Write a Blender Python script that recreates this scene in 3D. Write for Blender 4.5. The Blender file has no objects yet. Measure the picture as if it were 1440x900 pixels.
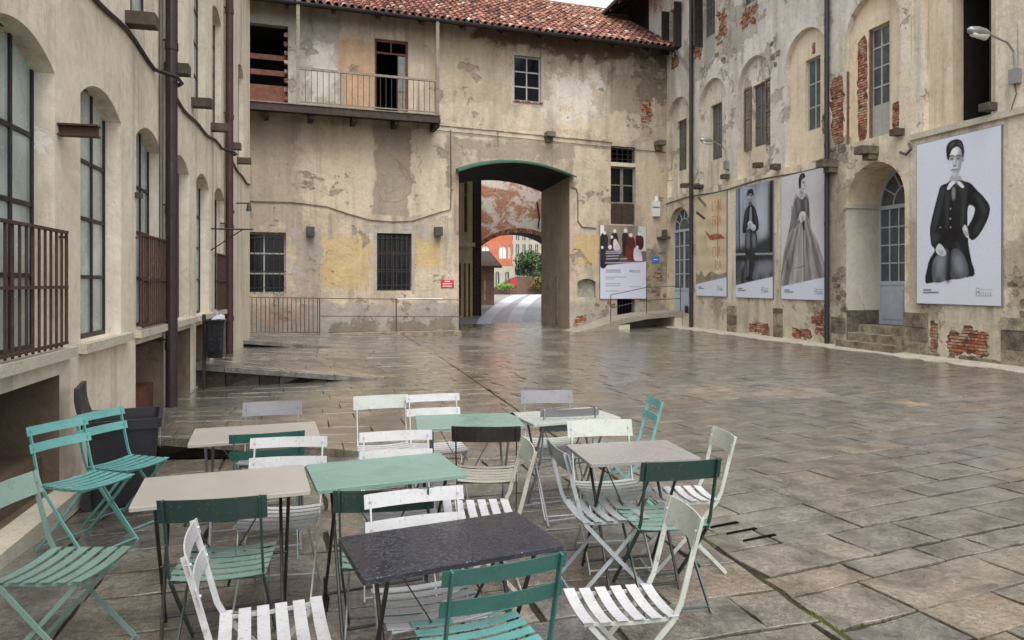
import bpy, bmesh, math, random
import numpy as np
from mathutils import Vector, noise as mnoise
from mathutils.geometry import delaunay_2d_cdt
random.seed(7)
R = math.radians
scene = bpy.context.scene
col = scene.collection

# ------------------------------------------------------------------ camera
HCAM = 1.74
PSI = math.atan2(252, 1000)
cd = bpy.data.cameras.new('camera')
cam = bpy.data.objects.new('camera', cd)
col.objects.link(cam)
cam.location = (0, 0, HCAM)
cam.rotation_euler = (R(90), 0, -PSI)
cd.sensor_fit = 'HORIZONTAL'
cd.sensor_width = 36
cd.lens = 25.0
cd.shift_y = -52 / 1440
cd.clip_end = 2000
scene.camera = cam
scene.render.resolution_x = 1024
scene.render.resolution_y = 640

# ------------------------------------------------------------------ sky, sun, exposure
SUN_EL, SUN_AZ = 62, 184
w = bpy.data.worlds.new('World')
scene.world = w
w.use_nodes = True
nt = w.node_tree
bg = nt.nodes['Background']
sky = nt.nodes.new('ShaderNodeTexSky')
sky.sky_type = 'NISHITA'
sky.sun_disc = False
sky.sun_elevation = R(SUN_EL)
sky.sun_rotation = R(SUN_AZ)
sky.air_density = 1.0
sky.dust_density = 3.0
sky.ozone_density = 1.0
hs = nt.nodes.new('ShaderNodeHueSaturation')
hs.inputs['Saturation'].default_value = 0.25
nt.links.new(sky.outputs[0], hs.inputs['Color'])
nt.links.new(hs.outputs[0], bg.inputs['Color'])
bg.inputs['Strength'].default_value = 0.15
sd = bpy.data.lights.new('sun', 'SUN')
sd.energy = 1.4
sd.angle = R(50)
sd.color = (1, 0.98, 0.95)
so = bpy.data.objects.new('sun', sd)
col.objects.link(so)
so.location = (0, 0, 40)
az = R(SUN_AZ)
d = Vector((math.sin(az) * math.cos(R(SUN_EL)), math.cos(az) * math.cos(R(SUN_EL)), math.sin(R(SUN_EL))))
so.rotation_euler = d.to_track_quat('Z', 'Y').to_euler()
vs = scene.view_settings
vs.view_transform = 'Standard'
vs.look = 'None'
vs.exposure = 1.15
vs.gamma = 1.0

# ------------------------------------------------------------------ helpers
def lin(r, g, b):
    f = lambda c: (c / 255 / 12.92) if c <= 10 else ((c / 255 + 0.055) / 1.055) ** 2.4
    return (f(r), f(g), f(b), 1)


class MB:
    """collects faces and links them as one mesh object"""
    def __init__(self):
        self.v, self.f, self.r = [], [], []

    def add(self, vs_, fs, rnd=0.0):
        o = len(self.v)
        self.v += [tuple(p) for p in vs_]
        self.f += [tuple(i + o for i in f) for f in fs]
        self.r += [rnd] * len(fs)
        return self

    def hexa(self, p, rnd=0.0):
        return self.add(p, [(0, 3, 2, 1), (4, 5, 6, 7), (0, 1, 5, 4), (1, 2, 6, 5), (2, 3, 7, 6), (3, 0, 4, 7)], rnd)

    def box(self, a, b, rnd=0.0):
        (x0, y0, z0), (x1, y1, z1) = a, b
        return self.hexa([(x0, y0, z0), (x1, y0, z0), (x1, y1, z0), (x0, y1, z0), (x0, y0, z1), (x1, y0, z1), (x1, y1, z1), (x0, y1, z1)], rnd)

    def tube(self, pts, rad, n=8, caps=True):
        pts = [Vector(p) for p in pts]
        rads = rad if isinstance(rad, (list, tuple)) else [rad] * len(pts)
        ring = []
        prev = None
        for i, p in enumerate(pts):
            a = pts[max(i - 1, 0)]
            b = pts[min(i + 1, len(pts) - 1)]
            t = (b - a).normalized()
            if prev is None:
                up = Vector((0, 0, 1)) if abs(t.z) < 0.9 else Vector((1, 0, 0))
                x = t.cross(up).normalized()
            else:
                x = (prev - t * prev.dot(t)).normalized()
            prev = x
            y = t.cross(x)
            ring.append([p + (x * math.cos(k * 2 * math.pi / n) + y * math.sin(k * 2 * math.pi / n)) * rads[i] for k in range(n)])
        vs_ = [q for r_ in ring for q in r_]
        fs = []
        for i in range(len(pts) - 1):
            for k in range(n):
                k2 = (k + 1) % n
                fs.append((i * n + k, i * n + k2, (i + 1) * n + k2, (i + 1) * n + k))
        if caps:
            fs.append(tuple(range(n - 1, -1, -1)))
            fs.append(tuple((len(pts) - 1) * n + k for k in range(n)))
        return self.add(vs_, fs)

    def strip(self, pts, side, w_, h_):
        """flat bar swept along pts: w_ across direction `side`, h_ thick"""
        pts = [Vector(p) for p in pts]
        side = Vector(side).normalized()
        vs_ = []
        for i, p in enumerate(pts):
            t = (pts[min(i + 1, len(pts) - 1)] - pts[max(i - 1, 0)]).normalized()
            n = t.cross(side).normalized()
            for a, b in ((-1, -1), (1, -1), (1, 1), (-1, 1)):
                vs_.append(p + side * (a * w_ / 2) + n * (b * h_ / 2))
        fs = []
        for i in range(len(pts) - 1):
            for k in range(4):
                k2 = (k + 1) % 4
                fs.append((i * 4 + k, i * 4 + k2, i * 4 + 4 + k2, i * 4 + 4 + k))
        fs.append((3, 2, 1, 0))
        m = (len(pts) - 1) * 4
        fs.append((m, m + 1, m + 2, m + 3))
        return self.add(vs_, fs)

    def mesh(self, name, mat):
        me = bpy.data.meshes.new(name)
        me.from_pydata(self.v, [], self.f)
        if any(self.r):
            at = me.attributes.new('rnd', 'FLOAT', 'FACE')
            at.data.foreach_set('value', self.r)
        me.materials.append(mat)
        me.update()
        return me

    def build(self, name, mat, parent=None, smooth=False):
        if parent is not None:
            p = parent
            L = Vector((0, 0, 0))
            while p is not None:
                L += p.location
                p = p.parent
            self.v = [(a - L.x, b - L.y, c - L.z) for a, b, c in self.v]
        me = self.mesh(name, mat)
        if smooth:
            me.shade_smooth()
        return link(name, me, parent)


def link(name, me, parent=None):
    o = bpy.data.objects.new(name, me)
    col.objects.link(o)
    if parent is not None:
        o.parent = parent
    return o


def tag(o, label=None, cat=None, group=None, kind=None):
    if label: o['label'] = label
    if cat: o['category'] = cat
    if group: o['group'] = group
    if kind: o['kind'] = kind
    return o


def empty(name, loc=(0, 0, 0), rz=0):
    o = bpy.data.objects.new(name, None)
    col.objects.link(o)
    o.location = loc
    o.rotation_euler = (0, 0, rz)
    o.empty_display_size = 0.2
    return o


def copy_tree(o, parent=None):
    c = o.copy()
    col.objects.link(c)
    c.parent = parent
    for ch in o.children:
        copy_tree(ch, c)
    return c


def pip(px, pz, poly):
    """points in polygon (numpy)"""
    px = np.asarray(px, float); pz = np.asarray(pz, float)
    ins = np.zeros(px.shape, bool)
    n = len(poly)
    j = n - 1
    for i in range(n):
        xi, yi = poly[i]; xj, yj = poly[j]
        c = ((yi > pz) != (yj > pz))
        with np.errstate(divide='ignore', invalid='ignore'):
            c &= px < (xj - xi) * (pz - yi) / ((yj - yi) if yj != yi else 1e-12) + xi
        ins ^= c
        j = i
    return ins


def sheet2d(outer, holes):
    vs_, es = [], []
    for loop in [outer] + holes:
        o = len(vs_)
        vs_ += [Vector((a, b)) for a, b in loop]
        es += [(o + i, o + (i + 1) % len(loop)) for i in range(len(loop))]
    ov, oe, of, *_ = delaunay_2d_cdt(vs_, es, [], 1, 1e-5)
    c = np.array([[sum(ov[i].x for i in f) / len(f), sum(ov[i].y for i in f) / len(f)] for f in of])
    keep = pip(c[:, 0], c[:, 1], outer)
    for h in holes:
        keep &= ~pip(c[:, 0], c[:, 1], h)
    return [(v.x, v.y) for v in ov], [tuple(f) for f, k in zip(of, keep) if k]


def rect(u0, u1, z0, z1):
    return [(u0, z0), (u1, z0), (u1, z1), (u0, z1)]


def arch(u0, u1, z0, zs, rise, n=14):
    """opening with an arched head: springs at zs, crown at zs+rise"""
    c, h = (u0 + u1) / 2, (u1 - u0) / 2
    pts = [(u0, z0), (u1, z0)]
    if rise >= h * 0.98:
        for i in range(n + 1):
            a = math.pi * i / n
            pts.append((c + h * math.cos(a), zs + rise * math.sin(a)))
    else:
        rad = (h * h + rise * rise) / (2 * rise)
        a0 = math.asin(h / rad)
        for i in range(n + 1):
            a = a0 - 2 * a0 * i / n
            pts.append((c + rad * math.sin(a), zs + rise - rad + rad * math.cos(a)))
    return pts


def blob(u0, u1, z0, z1, seed, n=44, rough=0.16):
    """ragged patch: a rounded rectangle whose edge wanders"""
    rr = random.Random(seed)
    c, e = (u0 + u1) / 2, (z0 + z1) / 2
    hw, hh = (u1 - u0) / 2, (z1 - z0) / 2
    m = min(hw, hh)
    o1, o2 = rr.uniform(0, 90), rr.uniform(0, 90)
    per = [(-hw, -hh), (hw, -hh), (hw, hh), (-hw, hh)]
    out = []
    tot = 4 * (hw + hh)
    cnt = max(9, min(120, int(tot / 0.05))) if n == 44 else n
    for i in range(cnt):
        d_ = tot * i / cnt
        for k, L in enumerate((2 * hw, 2 * hh, 2 * hw, 2 * hh)):
            if d_ <= L: break
            d_ -= L
        (ax, ay), (bx, by) = per[k], per[(k + 1) % 4]
        x, y = ax + (bx - ax) * d_ / L, ay + (by - ay) * d_ / L
        q = (abs(x / hw) ** 5 + abs(y / hh) ** 5) ** 0.2
        x, y = x / q, y / q
        nz = mnoise.noise((x / m * 1.2 + o1, y / m * 1.2 + o2, 1.0)) * 1.3 + mnoise.noise((x / m * 4 + o1, y / m * 4 + o2, 5.0)) * 0.6 - 0.1
        L2 = math.hypot(x, y) + 1e-6
        k2 = 1 + nz * rough * 2.2 * m / L2
        out.append((c + x * max(0.2, k2), e + y * max(0.2, k2)))
    return out


class Wall:
    def __init__(self, P):
        self.P = P

    def sheet(self, mb, outer, holes, d=0.0):
        v, f = sheet2d(outer, holes)
        mb.add([self.P(u, z, d) for u, z in v], f)

    def reveal(self, mb, loop, d0, d1, close=True):
        n = len(loop)
        v = [self.P(u, z, d0) for u, z in loop] + [self.P(u, z, d1) for u, z in loop]
        mb.add(v, [(i, (i + 1) % n, n + (i + 1) % n, n + i) for i in range(n if close else n - 1)])

    def box(self, mb, u0, u1, z0, z1, d0, d1, rnd=0.0):
        P = self.P
        mb.hexa([P(u0, z0, d0), P(u1, z0, d0), P(u1, z0, d1), P(u0, z0, d1), P(u0, z1, d0), P(u1, z1, d0), P(u1, z1, d1), P(u0, z1, d1)], rnd)
        return mb

    def slab(self, mb, loop, d0, d1):
        """closed prism of a wall-plane polygon"""
        self.sheet(mb, loop, [], d0)
        self.reveal(mb, loop, d0, d1)

    def bx(self, name, mat, parent, u0, u1, z0, z1, d0, d1, rnd=0.0):
        return self.box(MB(), u0, u1, z0, z1, d0, d1, rnd).build(name, mat, parent)


# ------------------------------------------------------------------ materials
class NT:
    def __init__(self, name):
        self.m = bpy.data.materials.new(name)
        self.m.use_nodes = True
        self.t = self.m.node_tree
        self.b = self.t.nodes['Principled BSDF']

    def n(self, kind, **kw):
        nd = self.t.nodes.new(kind)
        for k, v in kw.items():
            setattr(nd, k, v)
        return nd

    def l(self, a, b):
        self.t.links.new(a, b)

    def pos(self, scale=(1, 1, 1), obj=False):
        if obj:
            o = self.n('ShaderNodeTexCoord').outputs['Object']
        else:
            o = self.n('ShaderNodeNewGeometry').outputs['Position']
        mp = self.n('ShaderNodeMapping')
        mp.inputs['Scale'].default_value = scale
        self.l(o, mp.inputs['Vector'])
        return mp.outputs[0]

    def noise(self, vec, scale, detail=4, rough=0.55, dist=0.0):
        nd = self.n('ShaderNodeTexNoise')
        nd.inputs['Scale'].default_value = scale
        nd.inputs['Detail'].default_value = detail
        nd.inputs['Roughness'].default_value = rough
        nd.inputs['Distortion'].default_value = dist
        self.l(vec, nd.inputs['Vector'])
        return nd.outputs['Fac']

    def ramp(self, fac, stops, interp='LINEAR'):
        nd = self.n('ShaderNodeValToRGB')
        cr = nd.color_ramp
        cr.interpolation = interp
        while len(cr.elements) < len(stops):
            cr.elements.new(0.5)
        for e, (p, c) in zip(cr.elements, stops):
            e.position = p
            e.color = c if isinstance(c, (tuple, list)) else (c, c, c, 1)
        self.l(fac, nd.inputs[0])
        return nd.outputs[0]

    def mix(self, fac, a, b, mode='MIX'):
        nd = self.n('ShaderNodeMix', data_type='RGBA', blend_type=mode)
        for s, v in ((0, fac), (6, a), (7, b)):
            if isinstance(v, (int, float)):
                nd.inputs[s].default_value = v
            elif isinstance(v, tuple):
                nd.inputs[s].default_value = v
            else:
                self.l(v, nd.inputs[s])
        return nd.outputs[2]

    def math(self, op, a, b=0.0, clamp=False):
        nd = self.n('ShaderNodeMath', operation=op, use_clamp=clamp)
        for s, v in ((0, a), (1, b)):
            if isinstance(v, (int, float)):
                nd.inputs[s].default_value = v
            else:
                self.l(v, nd.inputs[s])
        return nd.outputs[0]

    def bump(self, height, strength=0.3, dist=0.02, normal=None):
        nd = self.n('ShaderNodeBump')
        nd.inputs['Strength'].default_value = strength
        nd.inputs['Distance'].default_value = dist
        self.l(height, nd.inputs['Height'])
        if normal is not None:
            self.l(normal, nd.inputs['Normal'])
        return nd.outputs[0]

    def out(self, color=None, rough=None, normal=None, metal=None, spec=None, coat=None):
        for key, v in (('Base Color', color), ('Roughness', rough), ('Normal', normal), ('Metallic', metal), ('Specular IOR Level', spec), ('Coat Weight', coat)):
            if v is None: continue
            if isinstance(v, (int, float, tuple)):
                self.b.inputs[key].default_value = v
            else:
                self.l(v, self.b.inputs[key])
        return self.m


def plaster(name, c1, c2, c3, under, peel=0.62, streak=0.35, stain=0.5, bumps=0.5, seed=0.0, grime=(0.15, 0.13, 0.105, 1), crack_amt=0.6, areas=(), axis=(0, 1, 0, 0)):
    t = NT(name)
    p = t.pos()
    off = t.n('ShaderNodeMapping')
    off.inputs['Location'].default_value = (seed, seed * 1.7, seed * 0.6)
    t.l(p, off.inputs['Vector'])
    p = off.outputs[0]
    big = t.noise(p, 0.45, 6, 0.6, 0.6)
    mid = t.noise(p, 1.6, 8, 0.62, 0.4)
    fine = t.noise(p, 9, 8, 0.65)
    grain = t.noise(p, 70, 3, 0.6)
    c = t.mix(t.ramp(big, [(0.38, 0.0), (0.6, 1.0)]), c1, c2)
    c = t.mix(t.ramp(mid, [(0.45, 0.0), (0.66, 0.6)]), c, c3)
    hk = None
    sv = t.pos((2.2, 2.2, 0.16))
    st = t.noise(sv, 1.4, 6, 0.6)
    c = t.mix(t.math('MULTIPLY', t.ramp(st, [(0.5, 0.0), (0.72, 1.0)]), streak), c, grime)
    s2 = t.noise(t.pos((5.5, 5.5, 0.22)), 1.7, 5, 0.65)
    c = t.mix(t.math('MULTIPLY', t.math('MULTIPLY', t.ramp(s2, [(0.54, 0.0), (0.7, 1.0)]), t.ramp(big, [(0.42, 0.0), (0.58, 1.0)])), streak), c, tuple(x * 1.6 for x in grime[:3]) + (1,))
    if areas:
        # old coats, repairs and bare spots: ragged areas with a shape of their own on the wall
        gp = t.n('ShaderNodeNewGeometry').outputs['Position']
        dt = t.n('ShaderNodeVectorMath', operation='DOT_PRODUCT')
        t.l(gp, dt.inputs[0]); dt.inputs[1].default_value = axis[:3]
        u = t.math('SUBTRACT', dt.outputs['Value'], axis[3])
        sp = t.n('ShaderNodeSeparateXYZ'); t.l(gp, sp.inputs[0])
        z = sp.outputs['Z']
        wn = t.n('ShaderNodeTexNoise'); wn.inputs['Scale'].default_value = 1.1; wn.inputs['Detail'].default_value = 10; wn.inputs['Roughness'].default_value = 0.68
        t.l(p, wn.inputs['Vector'])
        sc = t.n('ShaderNodeSeparateColor'); t.l(wn.outputs['Color'], sc.inputs[0])
        nu, nz_ = t.math('SUBTRACT', sc.outputs[0], 0.5), t.math('SUBTRACT', sc.outputs[1], 0.5)
        for (u0, u1, z0, z1, ca, amp, soft, st_) in areas:
            uu = t.math('ADD', u, t.math('MULTIPLY', nu, amp * 2.6)); zz = t.math('ADD', z, t.math('MULTIPLY', nz_, amp * 2.6))
            a1 = t.math('SUBTRACT', (u1 - u0) / 2, t.math('ABSOLUTE', t.math('SUBTRACT', uu, (u0 + u1) / 2)))
            a2 = t.math('SUBTRACT', (z1 - z0) / 2, t.math('ABSOLUTE', t.math('SUBTRACT', zz, (z0 + z1) / 2)))
            k = t.math('MULTIPLY', t.math('MINIMUM', a1, a2), 1.0 / soft, True)
            cv = t.mix(t.ramp(mid, [(0.35, 0.0), (0.65, 1.0)]), ca, tuple(x * 0.8 for x in ca[:3]) + (1,))
            c = t.mix(t.math('MULTIPLY', k, st_), c, cv)
            hk = k if hk is None else t.math('ADD', t.math('MULTIPLY', hk, 0.8), k)
    # flaked areas: the coat has come off in islands and shows the layer below
    pm = t.noise(p, 0.9, 10, 0.7, 0.35)
    pk = t.ramp(pm, [(peel, 0.0), (peel + 0.018, 1.0)])
    c = t.mix(t.math('MULTIPLY', pk, 0.85), c, under)
    sm = t.noise(p, 3.1, 9, 0.68, 0.9)
    c = t.mix(t.math('MULTIPLY', t.ramp(sm, [(0.6, 0.0), (0.78, 1.0)]), stain), c, grime)
    c = t.mix(0.2, c, t.ramp(fine, [(0.32, 0.25), (0.6, 1.0)]), 'MULTIPLY')
    c = t.mix(0.15, c, t.ramp(grain, [(0.3, 0.3), (0.65, 1.0)]), 'MULTIPLY')
    if areas:
        s3 = t.noise(t.pos((1.6, 1.6, 0.3)), 0.9, 7, 0.65)
        c = t.mix(t.ramp(s3, [(0.47, 0.0), (0.68, 0.42)]), c, lin(118, 108, 95))
    # hairline cracks
    vo = t.n('ShaderNodeTexVoronoi', feature='DISTANCE_TO_EDGE')
    vo.inputs['Scale'].default_value = 0.8
    wv = t.n('ShaderNodeMix', data_type='RGBA')
    nz = t.n('ShaderNodeTexNoise'); nz.inputs['Scale'].default_value = 2.5; nz.inputs['Detail'].default_value = 6
    t.l(p, nz.inputs['Vector'])
    wv.inputs[0].default_value = 0.35
    t.l(p, wv.inputs[6]); t.l(nz.outputs['Color'], wv.inputs[7])
    t.l(wv.outputs[2], vo.inputs['Vector'])
    crack = t.ramp(vo.outputs['Distance'], [(0.0, 1.0), (0.006, 0.0)])
    ck = t.math('MULTIPLY', crack, t.ramp(t.noise(p, 0.7, 2), [(0.5, 0.0), (0.6, crack_amt)]))
    c = t.mix(ck, c, (0.05, 0.04, 0.03, 1))
    h = t.math('ADD', t.math('MULTIPLY', big, 2.5), t.math('MULTIPLY', mid, 1.4))
    h = t.math('ADD', h, t.math('MULTIPLY', fine, 0.45))
    h = t.math('ADD', h, t.math('MULTIPLY', grain, 0.12))
    h = t.math('SUBTRACT', h, t.math('MULTIPLY', pk, 0.6))
    if hk is not None:
        h = t.math('ADD', h, t.math('MULTIPLY', hk, 0.5))
    h = t.math('SUBTRACT', h, t.math('MULTIPLY', ck, 0.3))
    return t.out(c, 0.88, t.bump(h, bumps, 0.03), spec=0.25)


def simple(name, c, rough=0.6, metal=0.0, var=0.25, scale=6, bump=0.15, spec=0.5, dirt=None, dirt_amt=0.5, obj=True, streak=False):
    t = NT(name)
    p = t.pos((1, 1, 0.15) if streak else (1, 1, 1), obj=obj)
    a = t.noise(p, scale, 6, 0.6, 0.3)
    b = t.noise(p, scale * 9, 4, 0.6)
    c0 = tuple(min(1, x * (1 + var)) for x in c[:3]) + (1,)
    c1 = tuple(x * (1 - var) for x in c[:3]) + (1,)
    cc = t.mix(t.ramp(a, [(0.3, 0.0), (0.7, 1.0)]), c0, c1)
    if dirt:
        cc = t.mix(t.math('MULTIPLY', t.ramp(b, [(0.52, 0.0), (0.68, 1.0)]), dirt_amt), cc, dirt)
    rr = t.ramp(a, [(0.3, max(0.03, rough - 0.1)), (0.7, min(1, rough + 0.1))])
    h = t.math('ADD', a, t.math('MULTIPLY', b, 0.4))
    return t.out(cc, rr, t.bump(h, bump, 0.01), metal, spec)


def rnd_stone(name, stops, rough0, rough1, wet=True, bump=0.5, scale=1.0, spec=0.5, lime=0.0, rusty=0.45):
    """colour picked per piece from the rnd face attribute, with grain and wet sheen"""
    t = NT(name)
    at = t.n('ShaderNodeAttribute', attribute_name='rnd')
    p = t.pos()
    big = t.noise(p, 0.35 * scale, 5, 0.6, 0.5)
    mid = t.noise(p, 3.5 * scale, 8, 0.65, 0.3)
    fin = t.noise(p, 28 * scale, 6, 0.7)
    spk = t.noise(p, 140 * scale, 2, 0.5)
    c = t.ramp(at.outputs['Fac'], stops)
    c = t.mix(0.85, c, t.ramp(mid, [(0.36, 0.4), (0.6, 1.25)]), 'MULTIPLY')
    c = t.mix(0.65, c, t.ramp(fin, [(0.34, 0.35), (0.64, 1.3)]), 'MULTIPLY')
    c = t.mix(0.5, c, t.ramp(spk, [(0.36, 0.35), (0.62, 1.4)]), 'MULTIPLY')
    rust = t.ramp(t.noise(p, 0.8 * scale, 6, 0.65, 0.6), [(0.56, 0.0), (0.7, rusty)])
    c = t.mix(rust, c, lin(112, 84, 60))
    if lime:
        c = t.mix(t.ramp(t.noise(p, 5, 8, 0.7, 0.4), [(0.5, 0.0), (0.58, lime)]), c, lin(196, 182, 158))
    r = rough1
    h = t.math('ADD', t.math('MULTIPLY', mid, 1.2), t.math('MULTIPLY', fin, 0.5))
    h = t.math('ADD', h, t.math('MULTIPLY', spk, 0.08))
    if wet:
        wm = t.math('ADD', t.math('MULTIPLY', big, 0.75), t.math('MULTIPLY', mid, 0.35))
        wk = t.ramp(wm, [(0.4, 0.0), (0.58, 1.0)])
        r = t.math('ADD', t.math('MULTIPLY', wk, rough0 - rough1), rough1)
        c = t.mix(t.math('MULTIPLY', wk, 0.45), c, t.mix(1.0, c, (0.65, 0.65, 0.65, 1), 'MULTIPLY'))
        # film of rain water over the stone
        t.l(t.math('MULTIPLY', wk, 0.85), t.b.inputs['Coat Weight'])
        t.b.inputs['Coat Roughness'].default_value = 0.15
        t.b.inputs['Coat IOR'].default_value = 1.33
        t.l(t.bump(t.math('ADD', mid, t.math('MULTIPLY', fin, 0.4)), 0.6, 0.008), t.b.inputs['Coat Normal'])
    return t.out(c, r, t.bump(h, bump, 0.008), spec=spec)


M = {}
B_, EX_ = (4.604, 26.503), (0.99652, 0.08331)
M['left_wall'] = plaster('cream render', lin(236, 224, 204), lin(226, 213, 192), lin(212, 198, 177), lin(238, 231, 218), 0.64, 0.5, 0.45, 0.45, 3.0, crack_amt=0.0)
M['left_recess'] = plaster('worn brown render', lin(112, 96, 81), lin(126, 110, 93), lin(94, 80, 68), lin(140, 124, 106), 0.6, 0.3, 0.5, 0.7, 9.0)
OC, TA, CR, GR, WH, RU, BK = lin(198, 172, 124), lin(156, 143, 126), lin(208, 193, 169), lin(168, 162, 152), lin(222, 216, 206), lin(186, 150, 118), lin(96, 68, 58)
BA = [(-12, 9.2, -1, 1.05, GR, 0.3, 0.15, 0.9), (-5.2, -3.15, 1.4, 3.5, OC, 0.9, 0.2, 0.8), (-1.7, -0.7, 2.3, 3.5, OC, 0.4, 0.03, 0.9), (-3.2, -1.8, 4.2, 7.5, TA, 0.25, 0.03, 0.9), (-1.85, -0.3, 4.2, 7.4, CR, 0.5, 0.03, 0.85),
      (-5.0, -3.2, 4.2, 7.5, CR, 0.6, 0.06, 0.6), (-9, -4.3, 7.7, 11.3, GR, 0.5, 0.04, 0.95), (-5.6, -4.5, 8.2, 10.6, WH, 0.9, 0.15, 0.6), (-4.4, -3.1, 7.9, 10.55, RU, 0.7, 0.1, 0.85), (4.8, 5.85, 2.4, 3.6, OC, 0.6, 0.05, 0.9),
      (3.6, 5.7, 8.2, 10.4, WH, 2.2, 0.1, 0.75), (6.5, 7.75, 7.9, 10.3, TA, 0.15, 0.03, 0.8), (-0.4, 4.9, 6.5, 7.2, TA, 0.8, 0.08, 0.85), (-0.5, 0.1, 5.4, 7.2, TA, 0.7, 0.06, 0.85), (4.45, 5.2, 5.6, 7.2, TA, 0.9, 0.06, 0.8), (-1.9, -0.05, 1.0, 2.2, CR, 0.5, 0.06, 0.7),
      (-9, -5.6, 3.6, 7.5, TA, 1.0, 0.2, 0.6), (4.7, 6.3, 4.2, 7.2, CR, 0.8, 0.05, 0.7), (7.6, 9.2, 3.2, 7.4, CR, 0.8, 0.1, 0.6), (-0.9, 4.6, 7.2, 7.66, CR, 0.3, 0.05, 0.8), (-0.9, 9.2, 7.75, 8.6, CR, 1.4, 0.05, 0.7), (-0.8, 2.0, 8.6, 11.2, lin(186, 172, 144), 1.0, 0.2, 0.8),
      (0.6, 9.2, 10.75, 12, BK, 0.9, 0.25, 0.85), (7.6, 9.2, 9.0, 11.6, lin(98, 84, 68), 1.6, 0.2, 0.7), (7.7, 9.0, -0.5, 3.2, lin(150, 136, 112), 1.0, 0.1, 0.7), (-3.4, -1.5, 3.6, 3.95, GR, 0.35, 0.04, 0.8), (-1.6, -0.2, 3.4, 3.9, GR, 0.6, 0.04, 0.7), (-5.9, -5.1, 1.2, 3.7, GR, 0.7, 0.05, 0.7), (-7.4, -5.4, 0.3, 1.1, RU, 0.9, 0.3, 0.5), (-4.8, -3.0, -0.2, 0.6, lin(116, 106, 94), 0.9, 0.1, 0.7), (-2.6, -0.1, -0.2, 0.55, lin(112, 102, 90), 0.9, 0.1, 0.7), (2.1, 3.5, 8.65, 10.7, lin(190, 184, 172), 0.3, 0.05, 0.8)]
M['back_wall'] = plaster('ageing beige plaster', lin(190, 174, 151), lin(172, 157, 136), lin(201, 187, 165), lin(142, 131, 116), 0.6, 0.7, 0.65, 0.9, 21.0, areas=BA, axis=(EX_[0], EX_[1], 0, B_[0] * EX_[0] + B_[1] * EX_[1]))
RA = [(3, 30, 8.7, 16, WH, 1.6, 0.4, 0.75), (19.0, 20.4, 5.4, 9.6, WH, 1.2, 0.15, 0.7), (16.5, 17.6, 7.2, 10, WH, 1.0, 0.15, 0.7), (21.8, 23.0, 5.6, 9.4, WH, 1.2, 0.15, 0.7), (24.4, 25.5, 5.6, 9.6, WH, 1.0, 0.15, 0.7), (16.3, 17.6, 0.9, 5.4, lin(168, 156, 134), 1.0, 0.2, 0.7), (3, 30, -1, 1.2, lin(206, 196, 174), 0.5, 0.15, 0.7),
      (13.4, 14.6, 0.9, 3.5, lin(176, 162, 136), 0.9, 0.2, 0.6), (16.5, 17.6, 4.9, 6.0, lin(150, 140, 124), 0.9, 0.1, 0.7), (10.4, 11.9, 0.9, 2.8, lin(178, 164, 138), 0.9, 0.15, 0.7), (20.5, 22.5, 9.6, 11.4, lin(168, 158, 142), 1.6, 0.1, 0.6), (22.4, 25.2, 9.6, 12.2, lin(176, 166, 150), 2.0, 0.1, 0.6)]
M['right_wall'] = plaster('flaking limewash', lin(226, 211, 185), lin(232, 221, 201), lin(212, 197, 172), lin(178, 165, 144), 0.58, 0.65, 0.7, 1.0, 37.0, areas=RA, axis=(0, 1, 0, 0), crack_amt=0.3)
M['right_panel'] = plaster('smooth ochre render', lin(226, 208, 178), lin(218, 200, 170), lin(230, 216, 192), lin(192, 176, 150), 0.64, 0.4, 0.4, 0.6, 50.0, crack_amt=0.3)
M['white_reveal'] = plaster('white painted render', lin(205, 200, 186), lin(196, 190, 174), lin(210, 206, 196), lin(190, 182, 164), 0.7, 0.1, 0.15, 0.3, 5.0)
M['tunnel'] = plaster('passage plaster', lin(158, 142, 120), lin(142, 127, 107), lin(168, 152, 130), lin(124, 111, 94), 0.6, 0.4, 0.5, 0.6, 61.0)
M['patch_ochre'] = plaster('ochre plaster', lin(196, 160, 96), lin(184, 146, 84), lin(202, 174, 118), lin(170, 150, 118), 0.6, 0.25, 0.3, 0.6, 71.0)
M['patch_taupe'] = plaster('taupe render', lin(150, 134, 112), lin(140, 124, 102), lin(158, 142, 120), lin(132, 118, 98), 0.68, 0.2, 0.3, 0.4, 75.0)
M['patch_cream'] = plaster('cream plaster', lin(200, 184, 148), lin(192, 172, 134), lin(206, 194, 164), lin(168, 150, 120), 0.62, 0.3, 0.4, 0.6, 79.0)
M['patch_grey'] = plaster('grey plaster', lin(160, 156, 146), lin(172, 166, 152), lin(146, 140, 126), lin(134, 126, 112), 0.62, 0.3, 0.5, 0.8, 83.0)
M['patch_white'] = plaster('limewashed plaster', lin(208, 204, 194), lin(196, 190, 178), lin(212, 210, 202), lin(168, 156, 136), 0.56, 0.3, 0.45, 0.9, 87.0)
M['patch_rust'] = plaster('orange stained plaster', lin(150, 112, 84), lin(160, 124, 96), lin(136, 100, 76), lin(190, 172, 140), 0.56, 0.35, 0.4, 0.8, 91.0)
M['brick_wall'] = None
M['mortar'] = simple('old mortar', lin(112, 86, 68), 0.95, var=0.3, scale=8, bump=0.6, obj=False)
M['brick'] = rnd_stone('old brick', [(0.0, lin(112, 72, 58)), (0.4, lin(168, 100, 74)), (0.75, lin(186, 126, 98)), (1.0, lin(182, 158, 134))], 0.8, 0.9, False, 0.8, 1.5, 0.2, lime=0.5)
M['stone'] = rnd_stone('grey building stone', [(0.0, lin(112, 104, 92)), (0.5, lin(146, 134, 114)), (1.0, lin(164, 154, 132))], 0.7, 0.85, False, 0.8, 1.2, 0.3)
M['stone_pale'] = simple('pale sill stone', lin(190, 182, 164), 0.8, var=0.14, scale=5, bump=0.3, dirt=lin(120, 108, 90), dirt_amt=0.5, obj=False)
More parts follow.
